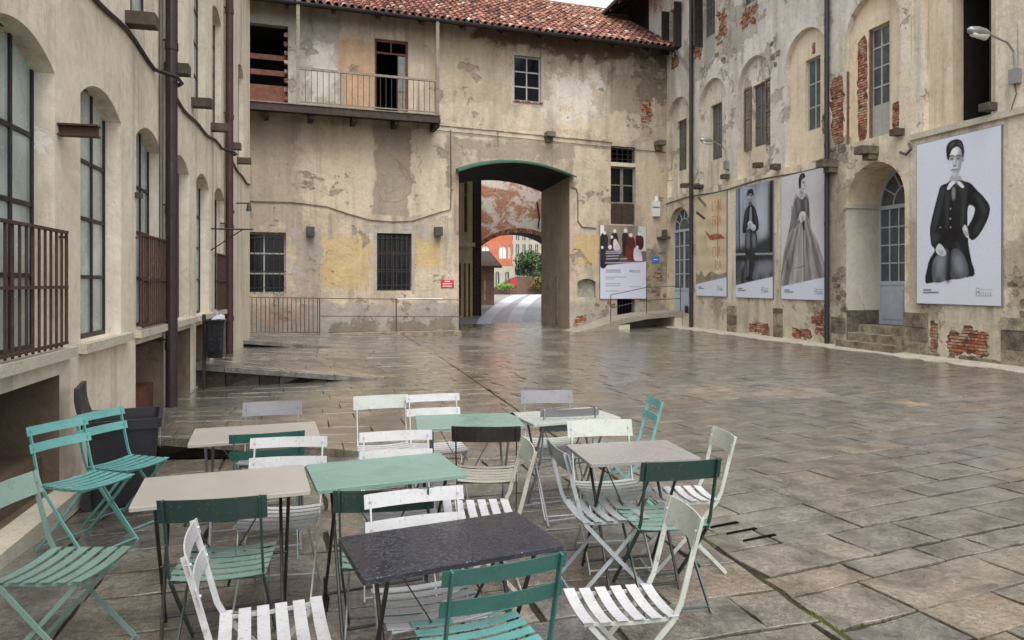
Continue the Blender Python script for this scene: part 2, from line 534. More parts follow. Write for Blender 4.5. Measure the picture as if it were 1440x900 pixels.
M['stone_dark'] = simple('dark corbel stone', lin(78, 68, 58), 0.85, var=0.3, scale=7, bump=0.5, obj=False)
M['paving'] = rnd_stone('wet gneiss slab', [(0.0, lin(102, 100, 94)), (0.35, lin(120, 115, 105)), (0.7, lin(128, 119, 106)), (0.93, lin(136, 121, 105)), (1.0, lin(162, 145, 118))], 0.16, 0.42, True, 1.3, 1.0, 0.5, rusty=0.4)
M['riser'] = rnd_stone('rough riser stone', [(0.0, lin(58, 50, 40)), (0.6, lin(86, 76, 60)), (1.0, lin(104, 84, 66))], 0.5, 0.85, True, 1.0, 1.0, 0.3)
M['kerb'] = simple('dry pale paving strip', lin(172, 164, 150), 0.85, var=0.16, scale=1.6, bump=0.4, dirt=lin(120, 112, 98), dirt_amt=0.7, obj=False)


def ground_mat():
    t = NT('earth joints with moss')
    p = t.pos()
    a = t.noise(p, 1.3, 6, 0.6)
    b = t.noise(p, 22, 6, 0.7)
    c = t.mix(t.ramp(b, [(0.3, 0.0), (0.7, 1.0)]), lin(30, 26, 21), lin(54, 47, 38))
    m = t.ramp(a, [(0.5, 0.0), (0.6, 1.0)])
    c = t.mix(m, c, t.mix(b, lin(44, 44, 26), lin(62, 62, 36)))
    return t.out(c, 0.9, t.bump(b, 0.8, 0.02), spec=0.2)


M['earth'] = ground_mat()
M['moss'] = simple('green moss', lin(62, 66, 34), 0.95, var=0.4, scale=25, bump=0.8, obj=False, spec=0.1)
M['iron'] = simple('black iron', lin(42, 38, 38), 0.55, 0.2, 0.3, 12, 0.2, obj=False, dirt=lin(78, 52, 38), dirt_amt=0.5)
M['rust_iron'] = simple('rusty brown iron', lin(74, 54, 46), 0.7, 0.2, 0.3, 12, 0.3, obj=False, dirt=lin(120, 74, 46), dirt_amt=0.6)
M['pipe_dark'] = simple('brown painted pipe', lin(52, 38, 42), 0.45, 0.1, 0.22, 5, 0.1, obj=False, dirt=lin(88, 64, 52), dirt_amt=0.35)
M['pipe_rust'] = simple('red brown pipe', lin(70, 46, 44), 0.55, 0.1, 0.25, 5, 0.15, obj=False)
M['pipe_black'] = simple('black downpipe', lin(46, 44, 46), 0.45, 0.1, 0.2, 5, 0.1, obj=False)
M['wood_grey'] = simple('weathered grey wood', lin(122, 112, 98), 0.85, 0, 0.3, 7, 0.5, obj=False, dirt=lin(70, 60, 50), dirt_amt=0.6)
M['wood_dark'] = simple('dark old timber', lin(52, 41, 34), 0.85, 0, 0.3, 7, 0.5, obj=False)
M['wood_brown'] = simple('red brown planks', lin(96, 58, 40), 0.8, 0, 0.3, 6, 0.4, obj=False, dirt=lin(70, 44, 32), dirt_amt=0.5)
M['shutter'] = simple('faded brown shutter', lin(108, 96, 78), 0.8, 0, 0.25, 7, 0.4, obj=False)
M['white_wood'] = simple('flaking white window paint', lin(160, 160, 152), 0.6, 0, 0.12, 9, 0.25, obj=False, dirt=lin(130, 116, 96), dirt_amt=0.4)
M['blue_wood'] = simple('pale blue grey door paint', lin(172, 182, 194), 0.5, 0, 0.08, 6, 0.12, obj=False, dirt=lin(118, 122, 126), dirt_amt=0.3)
M['shade_dark'] = simple('plaster in painted shade', lin(28, 24, 21), 0.95, 0, 0.3, 2, 0.2, obj=False)  # near-black tone puts the shade of rooms, vault and soffit into colour
M['green_metal'] = simple('green sheet metal', lin(34, 84, 66), 0.45, 0.1, 0.2, 5, 0.1, obj=False)
M['cable'] = simple('old grey cable', lin(84, 76, 66), 0.7, 0, 0.2, 9, 0.1, obj=False)
M['grey_metal'] = simple('galvanised grey', lin(150, 152, 150), 0.4, 0.5, 0.12, 9, 0.08)
M['lamp_metal'] = simple('dark lamp casing', lin(66, 62, 58), 0.5, 0.2, 0.2, 9, 0.1)
M['lamp_glass'] = simple('lamp diffuser', lin(214, 214, 206), 0.25, 0, 0.05, 9, 0.02)
M['tile'] = rnd_stone('clay roof tile', [(0.0, lin(76, 58, 52)), (0.3, lin(120, 82, 70)), (0.6, lin(150, 100, 84)), (0.85, lin(180, 136, 116)), (1.0, lin(184, 168, 148))], 0.6, 0.8, False, 0.5, 1.4, 0.25)
M['plastic_black'] = simple('black bin plastic', lin(38, 37, 42), 0.42, 0, 0.15, 8, 0.08)
M['bag'] = simple('black bin liner', lin(26, 26, 30), 0.28, 0, 0.2, 14, 0.5)
M['sticker'] = simple('white sticker', lin(206, 204, 216), 0.5, 0, 0.08, 30, 0.02)
M['red_sign'] = simple('red sign enamel', lin(176, 44, 56), 0.4, 0, 0.06, 8, 0.02)
M['blue_sign'] = simple('blue sign enamel', lin(66, 108, 168), 0.4, 0, 0.06, 8, 0.02)
M['white_print'] = simple('white lettering', lin(224, 224, 224), 0.5, 0, 0.04, 8, 0.0)
M['frame_alu'] = simple('poster panel edge', lin(120, 122, 126), 0.5, 0.3, 0.1, 8, 0.02)


def glass(name, c, rough=0.06, spec=0.8, var=0.35):
    t = NT(name)
    p = t.pos()
    a = t.noise(p, 1.3, 4, 0.6, 0.4)
    b = t.noise(p, 14, 4, 0.6)
    c0 = tuple(x * (1 + var) for x in c[:3]) + (1,)
    c1 = tuple(x * (1 - var) for x in c[:3]) + (1,)
    cc = t.mix(t.ramp(a, [(0.35, 0.0), (0.65, 1.0)]), c0, c1)
    cc = t.mix(t.ramp(b, [(0.62, 0.0), (0.85, 0.12)]), cc, lin(150, 142, 126))
    return t.out(cc, t.ramp(b, [(0.4, rough), (0.75, rough + 0.25)]), t.bump(a, 0.04, 0.05), spec=spec)


M['glass_pale'] = glass('dusty glass painted reflection', lin(158, 170, 166), 0.1, 0.8, 0.3)  # base colour lightened to stand in for the pale sky reflection
M['glass_dark'] = glass('dark window glass', lin(22, 24, 30), 0.05, 0.3, 0.2)
M['glass_mid'] = glass('dim window glass', lin(74, 80, 84), 0.08)


def paint(name, c, rough=0.33, wear=lin(110, 92, 74)):
    t = NT(name)
    p = t.pos(obj=True)
    a = t.noise(p, 7, 5, 0.6)
    b = t.noise(p, 60, 5, 0.65)
    cc = t.mix(t.ramp(a, [(0.3, 0.0), (0.7, 1.0)]), tuple(x * 1.08 for x in c[:3]) + (1,), tuple(x * 0.86 for x in c[:3]) + (1,))
    cc = t.mix(t.ramp(b, [(0.6, 0.0), (0.66, 0.65)]), cc, wear)
    g_ = t.noise(p, 2.3, 8, 0.7, 0.5)
    cc = t.mix(t.ramp(g_, [(0.5, 0.0), (0.72, 0.4)]), cc, tuple(x * 0.55 for x in c[:3]) + (1,))
    cc = t.mix(t.ramp(t.noise(p, 16, 6, 0.7), [(0.62, 0.0), (0.69, 0.75)]), cc, lin(96, 60, 42))
    return t.out(cc, t.ramp(a, [(0.35, rough - 0.1), (0.65, rough + 0.15)]), t.bump(b, 0.05, 0.003), spec=0.5)


P_ = {k: paint('painted steel ' + k, lin(*c)) for k, c in dict(
    white=(182, 182, 183), offwhite=(172, 177, 168), grey=(122, 122, 125), silver=(146, 152, 154), beige=(164, 160, 148),
    mint=(132, 152, 143), sea=(110, 138, 129), turq=(98, 156, 152), green=(46, 96, 89), dgreen=(32, 60, 55), black=(40, 37, 35)).items()}


def tabletop_mat(name, c, wet=0.6, drop=0.4, rough=0.3):
    t = NT(name)
    p = t.pos(obj=True)
    a = t.noise(p, 5, 6, 0.6, 0.6)
    b = t.noise(p, 30, 5, 0.65)
    vo = t.n('ShaderNodeTexVoronoi')
    vo.inputs['Scale'].default_value = 48
    wv = t.n('ShaderNodeVectorMath', operation='ADD')
    nz = t.n('ShaderNodeTexNoise'); nz.inputs['Scale'].default_value = 40
    t.l(p, nz.inputs['Vector'])
    sc = t.n('ShaderNodeVectorMath', operation='SCALE'); sc.inputs['Scale'].default_value = 0.03
    t.l(nz.outputs['Color'], sc.inputs[0]); t.l(p, wv.inputs[0]); t.l(sc.outputs[0], wv.inputs[1])
    t.l(wv.outputs[0], vo.inputs['Vector'])
    drops = t.ramp(vo.outputs['Distance'], [(0.2, 1.0), (0.48, 0.0)])
    cc = t.mix(t.ramp(a, [(0.3, 0.0), (0.7, 1.0)]), tuple(x * 1.06 for x in c[:3]) + (1,), tuple(x * 0.93 for x in c[:3]) + (1,))
    cc = t.mix(t.ramp(b, [(0.64, 0.0), (0.72, 0.45)]), cc, tuple(x * 0.55 for x in c[:3]) + (1,))
    pud = t.ramp(a, [(0.5, 0.0), (0.56, 1.0)])
    rr = t.math('SUBTRACT', rough, t.math('MULTIPLY', pud, (rough - 0.08) * wet))
    h = t.math('ADD', t.math('MULTIPLY', drops, drop), t.math('MULTIPLY', pud, wet * 0.3))
    return t.out(cc, rr, t.bump(h, 0.8, 0.006), spec=0.5)


M['top_dark'] = tabletop_mat('rain wet charcoal tabletop', lin(44, 45, 53), 0.4, 0.45, 0.15)
M['top_beige'] = tabletop_mat('damp beige tabletop', lin(158, 152, 143), 0.08, 0.04, 0.3)
M['top_green'] = tabletop_mat('wet mint tabletop', lin(112, 142, 131), 0.5, 0.1, 0.26)
M['top_grey'] = tabletop_mat('damp grey tabletop', lin(134, 131, 127), 0.08, 0.04, 0.28)
M['top_white'] = tabletop_mat('damp pale tabletop', lin(160, 165, 158), 0.08, 0.04, 0.28)


def brickwall_mat():
    t = NT('flaking brick wall')
    g = t.n('ShaderNodeNewGeometry')
    sx = t.n('ShaderNodeSeparateXYZ'); t.l(g.outputs['Position'], sx.inputs[0])
    cx = t.n('ShaderNodeCombineXYZ'); t.l(sx.outputs['X'], cx.inputs[0]); t.l(sx.outputs['Z'], cx.inputs[1])
    br = t.n('ShaderNodeTexBrick')
    br.inputs['Scale'].default_value = 1.0
    br.inputs['Brick Width'].default_value = 0.26
    br.inputs['Row Height'].default_value = 0.075
    br.inputs['Mortar Size'].default_value = 0.01
    br.inputs['Color1'].default_value = lin(200, 122, 94)
    br.inputs['Color2'].default_value = lin(220, 162, 134)
    br.inputs['Mortar'].default_value = lin(176, 158, 136)
    t.l(cx.outputs[0], br.inputs['Vector'])
    p = t.pos()
    a = t.noise(p, 1.1, 9, 0.68, 0.4)
    c = t.mix(t.ramp(a, [(0.47, 0.0), (0.53, 1.0)]), br.outputs['Color'], lin(236, 226, 212))
    b = t.noise(p, 3, 8, 0.65)
    c = t.mix(0.4, c, t.ramp(b, [(0.3, 0.6), (0.7, 1.2)]), 'MULTIPLY')
    return t.out(c, 0.9, t.bump(br.outputs['Fac'], 0.4, -0.01), spec=0.2)


M['brick_wall'] = brickwall_mat()

# ------------------------------------------------------------------ ground
XL, XR = -2.2, 13.55
B0 = (4.604, 26.503)
EX = (0.99652, 0.08331)


def sm(a, b, x):
    t = min(1, max(0, (x - a) / (b - a)))
    return t * t * (3 - 2 * t)


def cl(x): return min(1, max(0, x))
def line1(x): return 8.25 - (x + 2.2) * 0.378
def line2(x): return 12.7 + (x + 2.2) * 0.13
def line3(x): return 19.1 + (x + 2.2) * 0.14
def backline(x): return B0[1] + (x - B0[0]) * EX[1] / EX[0]
XM = 2.45                      # the mossy joint that runs the length of the court


def H0(x, y):
    z = -0.2 * sm(14, 26, y) * math.exp(-((x - 6) / 4.5) ** 2)
    if x < 0.3:
        z -= 0.12 * cl((0.3 - x) / 2.5) * sm(4.3, 6.8, y) * (1 - sm(9, 12, y))
    return z


def HB(x, y):
    f = cl((y - line1(x)) / (line2(x) - line1(x)))
    return cl((1.5 - x) / 3.7) * 0.16 * (1 - f)


def HC(x, y):
    f = cl((y - line2(x)) / (line3(x) - line2(x)))
    return cl((0.95 - x) / 3.15) * (0.39 - 0.27 * f)


def HD(x, y):
    f = cl((y - line3(x)) / (backline(x) - line3(x)))
    return cl((0.5 - x) / 2.7) * (0.30 - 0.24 * f) + H0(x, y)


def HA(x, y): return H0(x, y)


def H(x, y):
    if x > XM or y < line1(x): return HA(x, y)
    if y < line2(x): return HB(x, y)
    if y < line3(x): return HC(x, y)
    return HD(x, y)


XK = 12.95
regions = [  # polygon, height, row angle, row height range, length range
    ([(-2.9, -3), (XM - 0.014, -3), (XM - 0.014, line1(XM) - 0.02), (-2.9, line1(-2.9) - 0.02)], HA, 1.5, (0.34, 0.52), (0.7, 1.4)),
    ([(-2.9, line1(-2.9)), (XM - 0.014, line1(XM)), (XM - 0.014, line2(XM) - 0.02), (-2.9, line2(-2.9) - 0.02)], HB, 2.5, (0.36, 0.55), (0.6, 1.3)),
    ([(-2.9, line2(-2.9)), (XM - 0.014, line2(XM)), (XM - 0.014, line3(XM) - 0.02), (-2.9, line3(-2.9) - 0.02)], HC, 4.0, (0.36, 0.52), (0.6, 1.3)),
    ([(-6.0, line3(-6.0)), (XM - 0.014, line3(XM)), (XM - 0.014, backline(XM)), (-6.0, backline(-6.0))], HD, 4.5, (0.36, 0.52), (0.6, 1.3)),
    ([(XM + 0.014, -3), (XK, -3), (XK, backline(XK)), (XM + 0.014, backline(XM))], HA, 9.5, (0.25, 0.44), (0.4, 1.1)),
    ([(B0[0] + 0.1, backline(B0[0]) + 0.01), (9.1, backline(9.1) + 0.01), (9.6, 33), (B0[0] + 0.1, 33)], HA, 4.5, (0.4, 0.5), (0.7, 1.2)),
]


def clip_poly(poly, reg):
    out = poly
    n = len(reg)
    for i in range(n):
        (ax, ay), (bx, by) = reg[i], reg[(i + 1) % n]
        inp, out = out, []
        if not inp: return []
        sd_ = lambda p: (bx - ax) * (p[1] - ay) - (by - ay) * (p[0] - ax)
        for k in range(len(inp)):
            p, q = inp[k - 1], inp[k]
            sp, sq = sd_(p), sd_(q)
            if (sp >= 0) != (sq >= 0):
                t = sp / (sp - sq)
                out.append((p[0] + (q[0] - p[0]) * t, p[1] + (q[1] - p[1]) * t))
            if sq >= 0:
                out.append(q)
    return out


def area(p):
    return 0.5 * abs(sum(p[i - 1][0] * p[i][1] - p[i][0] * p[i - 1][1] for i in range(len(p))))


def add_slab(mb, poly, h, rnd, lift, tilt):
    n = len(poly)
    cx = sum(p[0] for p in poly) / n
    cy = sum(p[1] for p in poly) / n
    top, edge, bot = [], [], []
    for x, y in poly:
        dx, dy = x - cx, y - cy
        L = math.hypot(dx, dy) + 1e-6
        z = h(x, y) + lift + tilt[0] * dx + tilt[1] * dy
        k = max(0, 1 - 0.004 / L)
        top.append((cx + dx * k, cy + dy * k, z))
        edge.append((x, y, z - 0.004))
        bot.append((x, y, z - 0.09))
    vs_ = top + edge + bot
    fs = [tuple(range(n))]
    for i in range(n):
        j = (i + 1) % n
        fs.append((i, n + i, n + j, j))
        fs.append((n + i, 2 * n + i, 2 * n + j, n + j))
    mb.add(vs_, fs, rnd)


rs = random.Random(11)
slabs = []
for reg, h, ang, (h0, h1), (l0, l1) in regions:
    a = R(ang)
    ca, sa = math.cos(a), math.sin(a)
    loc = [(x * ca + y * sa, -x * sa + y * ca) for x, y in reg]
    u0, u1 = min(p[0] for p in loc), max(p[0] for p in loc)
    v0, v1 = min(p[1] for p in loc), max(p[1] for p in loc)
    v = v0
    while v < v1:
        rh = rs.uniform(h0, h1)
        u = u0 - rs.uniform(0, l1)
        while u < u1:
            L = rs.uniform(l0, l1)
            tight = h is not HA          # the stepped strip is laid with closer joints
            g = rs.uniform(0.002, 0.004) if tight else rs.uniform(0.004, 0.012)
            j = (lambda: rs.uniform(-0.003, 0.003)) if tight else (lambda: rs.uniform(-0.01, 0.01))
            q = [(u + g + j(), v + g + j()), (u + L - g + j(), v + g + j()), (u + L - g + j(), v + rh - g + j()), (u + g + j(), v + rh - g + j())]
            w_ = [(x * ca - y * sa, x * sa + y * ca) for x, y in q]
            w_ = clip_poly(w_, reg)
            if len(w_) >= 3 and area(w_) > 0.006:
                k_ = []
                for i in range(len(w_)):
                    (ax, ay), (bx, by) = w_[i], w_[(i + 1) % len(w_)]
                    L_ = math.hypot(bx - ax, by - ay)
                    k_.append((ax, ay))
                    m_ = 0 if L_ < 0.12 else (2 if L_ < 0.5 else 5)
                    for q_ in range(m_):
                        f_ = (q_ + 1) / (m_ + 1); o_ = rs.uniform(-0.002, 0.004 if tight else 0.014)
                        k_.append((ax + (bx - ax) * f_ - (by - ay) / L_ * o_, ay + (by - ay) * f_ + (bx - ax) / L_ * o_))
                slabs.append((k_, h, min(1, max(0.01, rs.gauss(0.42, 0.2))), rs.uniform(-0.003, 0.002), (rs.uniform(-0.003, 0.003), rs.uniform(-0.005, 0.005))))
            u += L
        v += rh


def seen(p):
    cx = sum(q[0] for q in p) / len(p); cy = sum(q[1] for q in p) / len(p)
    Z = cx * math.sin(PSI) + cy * math.cos(PSI)
    if Z < 3.2: return 0
    xs = (cx * math.cos(PSI) - cy * math.sin(PSI)) / Z
    if abs(xs) > 0.8: return 0
    return area(p) / Z ** 3


slabs.sort(key=lambda s: -seen(s[0]))
base = MB()
for reg, h, *_ in regions:
    n = 26
    (ax, ay), (bx, by), (cx, cy), (dx, dy) = reg
    vv = []
    for i in range(n + 1):
        for k in range(n + 1):
            s, t = i / n, k / n
            x = (ax * (1 - s) + bx * s) * (1 - t) + (dx * (1 - s) + cx * s) * t
            y = (ay * (1 - s) + by * s) * (1 - t) + (dy * (1 - s) + cy * s) * t
            vv.append((x, y, h(x, y) - 0.017))
    base.add(vv, [(i * (n + 1) + k, (i + 1) * (n + 1) + k, (i + 1) * (n + 1) + k + 1, i * (n + 1) + k + 1) for i in range(n) for k in range(n)])
# narrow bed of the mossy joint
for y in range(-3, 26):
    base.add([(XM - 0.05, y, H0(XM, y) - 0.015), (XM + 0.05, y, H0(XM, y) - 0.015), (XM + 0.05, y + 1, H0(XM, y + 1) - 0.015), (XM - 0.05, y + 1, H0(XM, y + 1) - 0.015)], [(0, 1, 2, 3)])
pavement = tag(base.build('courtyard_pavement', M['earth']), kind='structure')
for w_, h, rnd, lift, tilt in slabs[:300]:
    mb = MB(); add_slab(mb, w_, h, rnd, lift, tilt)
    mb.build('paving_slab', M['paving'], pavement)
mb = MB()
for s in slabs[300:]:
    add_slab(mb, *s)
tag(mb.build('far_paving', M['paving'], pavement), kind='stuff')
# risers of the three wedge shaped steps along the left building
rr = random.Random(5)
for ln, hl, hu, x1 in ((line1, HA, HB, 1.35), (line2, HB, HC, 0.85), (line3, HC, HD, 0.4)):
    x = -2.75
    while x < x1:
        L = rr.uniform(0.28, 0.55)
        xb = min(x + L, x1)
        ya, yb = ln(x) + 0.2, ln(xb) + 0.2
        za, zb = hl(x, ya) - 0.04, hl(xb, yb) - 0.04
        ta, tb = hu(x, ya) - 0.07, hu(xb, yb) - 0.07
        if max(ta - za, tb - zb) > 0.03:
            ta, tb = max(ta, za + 0.01), max(tb, zb + 0.01)
            o1, o2 = rr.uniform(-0.03, 0.02), rr.uniform(-0.03, 0.02)
            g = 0.008
            MB().hexa([(x + g, ya + o1, za), (xb - g, yb + o2, zb), (xb - g, yb + 0.25, zb), (x + g, ya + 0.25, za),
                       (x + g, ya + o2, ta), (xb - g, yb + o1, tb), (xb - g, yb + 0.25, tb), (x + g, ya + 0.25, ta)], rr.random() * 0.98 + 0.01).build('riser_stone', M['riser'], pavement)
        x += L
# earth far below and out to the horizon
mb = MB()
mb.add([(-900, -900, -0.6), (900, -900, -0.6), (900, 900, -0.6), (-900, 900, -0.6)], [(0, 1, 2, 3)])
tag(mb.build('ground', M['earth']), kind='structure')
# drain slots beside the mossy joint: black boxes painted as their inside shade
dr = MB()
for k in range(3):
    x0, y0 = 2.6 + 0.035 * k, 4.55 - 0.15 * k
    a = R(10)
    L = 0.26 + 0.02 * k
    p = lambda s, t: (x0 + math.cos(a) * s - math.sin(a) * t, y0 + math.sin(a) * s + math.cos(a) * t)
    q = [p(0, 0), p(L, 0.004), p(L, 0.03), p(0.02, 0.022)]
    dr.add([(x, y, 0.0065) for x, y in q] + [(x, y, -0.03) for x, y in q], [(0, 1, 2, 3), (0, 4, 5, 1), (1, 5, 6, 2), (2, 6, 7, 3), (3, 7, 4, 0)])
M['black'] = simple('painted slot shade', (0.006, 0.006, 0.006, 1), 0.9, spec=0.0)
tag(dr.build('drain_slots', M['black'], pavement), kind='stuff')
# moss along the long joint and in the nearest joints
ms = MB()
rm = random.Random(3)
for k in range(1500):
    if k < 1000:
        y = 2.6 + 2.4 * rm.random() ** 1.4 + rm.random() * 0.6
        x = XM + rm.gauss(0, 0.018)
        if mnoise.noise((x * 0.5, y * 1.7, 2.0)) < -0.12: continue
    else:
        w_ = slabs[rm.randrange(60)][0]
        i = rm.randrange(len(w_))
        t = rm.random()
        x = w_[i - 1][0] * (1 - t) + w_[i][0] * t + rm.gauss(0, 0.006)
        y = w_[i - 1][1] * (1 - t) + w_[i][1] * t + rm.gauss(0, 0.006)
        if mnoise.noise((x * 1.3, y * 1.3, 7.0)) < 0.1: continue
    r_ = rm.uniform(0.006, 0.016)
    z = H(x, y) - 0.012
    hgt = rm.uniform(0.006, 0.016)
    n = 6
    ring = [(x + r_ * math.cos(6.283 * i / n) * rm.uniform(0.7, 1.3), y + r_ * math.sin(6.283 * i / n) * rm.uniform(0.7, 1.3), z) for i in range(n)]
    ms.add(ring + [(x, y, z + hgt)], [(i, (i + 1) % n, n) for i in range(n)])
tag(ms.build('moss', M['moss'], pavement, True), kind='stuff')
# pale dry strip under the right-hand facade, with a ragged edge
ks = MB()
rk = random.Random(8)
ys = [-3 + 0.35 * i for i in range(88)]
e = [XK - 0.06 + rk.uniform(-0.16, 0.12) for _ in ys]
for i in range(len(ys) - 1):
    if ys[i + 1] > 27.2: break
    za, zb = H0(XK, ys[i]), H0(XK, ys[i + 1])
    ks.add([(e[i], ys[i], za + 0.016), (XR + 0.02, ys[i], za + 0.05), (XR + 0.02, ys[i + 1], zb + 0.05), (e[i + 1], ys[i + 1], zb + 0.016)], [(0, 1, 2, 3)])
    ks.add([(e[i], ys[i], za + 0.016), (e[i + 1], ys[i + 1], zb + 0.016), (e[i + 1], ys[i + 1], zb - 0.1), (e[i], ys[i], za - 0.1)], [(0, 1, 2, 3)])
tag(ks.build('kerb_strip', M['kerb']), kind='structure')

# ------------------------------------------------------------------ windows and doors (parts of a building)
def grid_window(W, parent, u0, u1, z0, z1, d, us, zs, fm, gm, t=0.04, name='window', depth=0.05, sill=None, brand=None):
    """frame with glazing bars at fractions us / heights zs; every pane is a piece"""
    mb = MB()
    W.box(mb, u0, u0 + t, z0, z1, d, d + depth)
    W.box(mb, u1 - t, u1, z0, z1, d, d + depth)
    W.box(mb, u0 + t, u1 - t, z0, z0 + t, d + 0.002, d + depth)
    W.box(mb, u0 + t, u1 - t, z1 - t, z1, d + 0.002, d + depth)
    cu = [u0 + t] + [u0 + (u1 - u0) * f for f in us] + [u1 - t]
    cz = [z0 + t] + list(zs) + [z1 - t]
    b = t * 0.42
    for c in cu[1:-1]:
        W.box(mb, c - b, c + b, z0 + t, z1 - t, d + 0.004, d + depth - 0.004)
    for c in cz[1:-1]:
        W.box(mb, u0 + t, u1 - t, c - b, c + b, d + 0.007, d + depth - 0.007)
    win = mb.build(name, fm, parent)
    for i in range(len(cu) - 1):
        for k in range(len(cz) - 1):
            m2 = MB()
            W.box(m2, cu[i] + 0.001, cu[i + 1] - 0.001, cz[k] + 0.001, cz[k + 1] - 0.001, d + depth * 0.45, d + depth * 0.6)
            m2.build('pane', gm if not isinstance(gm, list) else gm[(i * 7 + k * 3) % len(gm)], win)
    if sill:
        W.bx('sill', sill[0], win, u0 - sill[1], u1 + sill[1], z0 - sill[3], z0, -sill[2], d)
    return win


def railing(W, parent, u0, u1, z0, z1, d, n, mat, mids=(0.52,), name='window_railing', bt=0.008):
    mb = MB()
    for z in [z0 + 0.03, z1] + [z0 + (z1 - z0) * m for m in mids]:
        W.box(mb, u0, u1, z - 0.012, z + 0.012, d - 0.014, d + 0.014)
    W.box(mb, u0, u0 + 0.02, z0 + 0.043, z1 - 0.013, d - 0.01, d + 0.01)
    W.box(mb, u1 - 0.02, u1, z0 + 0.043, z1 - 0.013, d - 0.01, d + 0.01)
    W.box(mb, u0 + 0.001, u0 + 0.019, z1 - 0.05, z1 - 0.03, d, 0.02)
    W.box(mb, u1 - 0.019, u1 - 0.001, z1 - 0.05, z1 - 0.03, d, 0.02)
    r_ = mb.build(name, mat, parent)
    for i in range(1, n):
        u = u0 + (u1 - u0) * i / n
        W.bx('bar', mat, r_, u - bt, u + bt, z0, z1 + 0.004, d - bt, d + bt)
    return r_


def room(W, parent, u0, u1, z0, z1, d0, d1, mat):  # rooms take a near-black colour that paints in their darkness
    mb = MB()
    P = W.P
    a = [P(u0, z0, d0), P(u1, z0, d0), P(u1, z1, d0), P(u0, z1, d0)]
    b = [P(u0, z0, d1), P(u1, z0, d1), P(u1, z1, d1), P(u0, z1, d1)]
    mb.add(a + b, [(4, 5, 6, 7), (0, 1, 5, 4), (1, 2, 6, 5), (2, 3, 7, 6), (3, 0, 4, 7)])
    return mb.build('interior', mat, parent)


def bricks(W, wallobj, loop, d, seed, bl=0.25, bh=0.062, dep=0.06):
    """bricks laid bare inside an irregular hole in the plaster"""
    rr = random.Random(seed)
    us = [p[0] for p in loop]; zs = [p[1] for p in loop]
    u0, u1, z0, z1 = min(us), max(us), min(zs), max(zs)
    W.bx('mortar_bed', M['mortar'], wallobj, u0 - 0.03, u1 + 0.03, z0 - 0.03, z1 + 0.03, d + 0.028, d + dep + 0.05)
    z = z0 - 0.02
    row = 0
    while z < z1:
        u = u0 - 0.3 + (0.13 if row % 2 else 0)
        while u < u1:
            L = bl * rr.uniform(0.8, 1.05)
            ustart = u
            u = max(u, u0 - 0.015); L = min(ustart + L, u1 + 0.015) - u
            if L < 0.05:
                u = ustart + bl
                continue
            pts = [(u + L * a, z + bh * b) for a in (0.1, 0.5, 0.9) for b in (0.15, 0.85)]
            if pip([p[0] for p in pts], [p[1] for p in pts], loop).sum() >= 1 and rr.random() > 0.05:
                f = rr.uniform(0.008, 0.024)
                tl = rr.uniform(-0.004, 0.004)
                mb = MB(); P = W.P
                g = 0.006
                mb.hexa([P(u + g, z + g, d + f), P(u + L - g, z + g + tl, d + f + tl), P(u + L - g, z + g + tl, d + dep), P(u + g, z + g, d + dep),
                         P(u + g, z + bh - g, d + f), P(u + L - g, z + bh - g + tl, d + f), P(u + L - g, z + bh - g + tl, d + dep), P(u + g, z + bh - g, d + dep)], rr.uniform(0.02, 1))
                mb.build('brick', M['brick'], wallobj)
            u += L
        z += bh + 0.008
        row += 1


# ------------------------------------------------------------------ LEFT BUILDING
WL = Wall(lambda u, z, d: (XL - d, u, z))
left = tag(empty('courtyard_building', (XL - 4, 9, 0)), 'long cream rendered building with tall iron-framed windows and wall pipes', 'building')
L0, L1, LT = -3.0, 20.6, 9.6
gw = [(5.92 + 1.866 * k - 0.64, 5.92 + 1.866 * k + 0.62) for k in range(-2, 6)]
uw = [(6.11 + 1.87 * k - 1.08, 6.11 + 1.87 * k) for k in range(-2, 8)]
loops, rec = [], []
for a, b in gw: loops.append(arch(a, b, 1.2, 3.45, 0.19))
for a, b in uw: loops.append(arch(a, b, 4.78, 6.95, 0.16))
for k in (2, 4, 5, 6, 7):
    a, b = gw[k]
    rec.append(rect(a - 0.02, b + 0.1, 0.02 if k < 7 else 0.1, 1.03 if k > 2 else 0.98))
mb = MB()
WL.sheet(mb, rect(L0, L1, -0.5, LT), loops + rec)
for lp in loops: WL.reveal(mb, lp, 0, 0.2)
mb.add([WL.P(L1, -0.5, 0), WL.P(L1, LT, 0), WL.P(L1, LT, 8), WL.P(L1, -0.5, 8)], [(0, 1, 2, 3)])
mb.add([WL.P(L0, -0.5, 0), WL.P(L0, LT, 0), WL.P(L0, LT, 8), WL.P(L0, -0.5, 8)], [(0, 1, 2, 3)])
mb.add([WL.P(L0, -0.5, 8), WL.P(L0, LT, 8), WL.P(L1, LT, 8), WL.P(L1, -0.5, 8)], [(0, 1, 2, 3)])
lwall = mb.build('wall', M['left_wall'], left)
mb = MB()
WL.box(mb, L0 - 0.3, L1 + 0.3, LT, LT + 0.12, -0.45, 8.2)
mb.build('roof', M['tile'], left)
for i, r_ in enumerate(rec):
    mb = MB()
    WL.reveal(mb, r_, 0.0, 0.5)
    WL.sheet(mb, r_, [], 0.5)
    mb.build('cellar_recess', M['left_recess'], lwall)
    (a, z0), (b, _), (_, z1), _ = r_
    WL.bx('cellar_step', M['wood_brown'] if i == 1 else M['left_recess'], lwall, a + 0.25, b - 0.02, z0 - 0.02, z0 + (0.4 if i == 1 else 0.3), 0.12, 0.49)
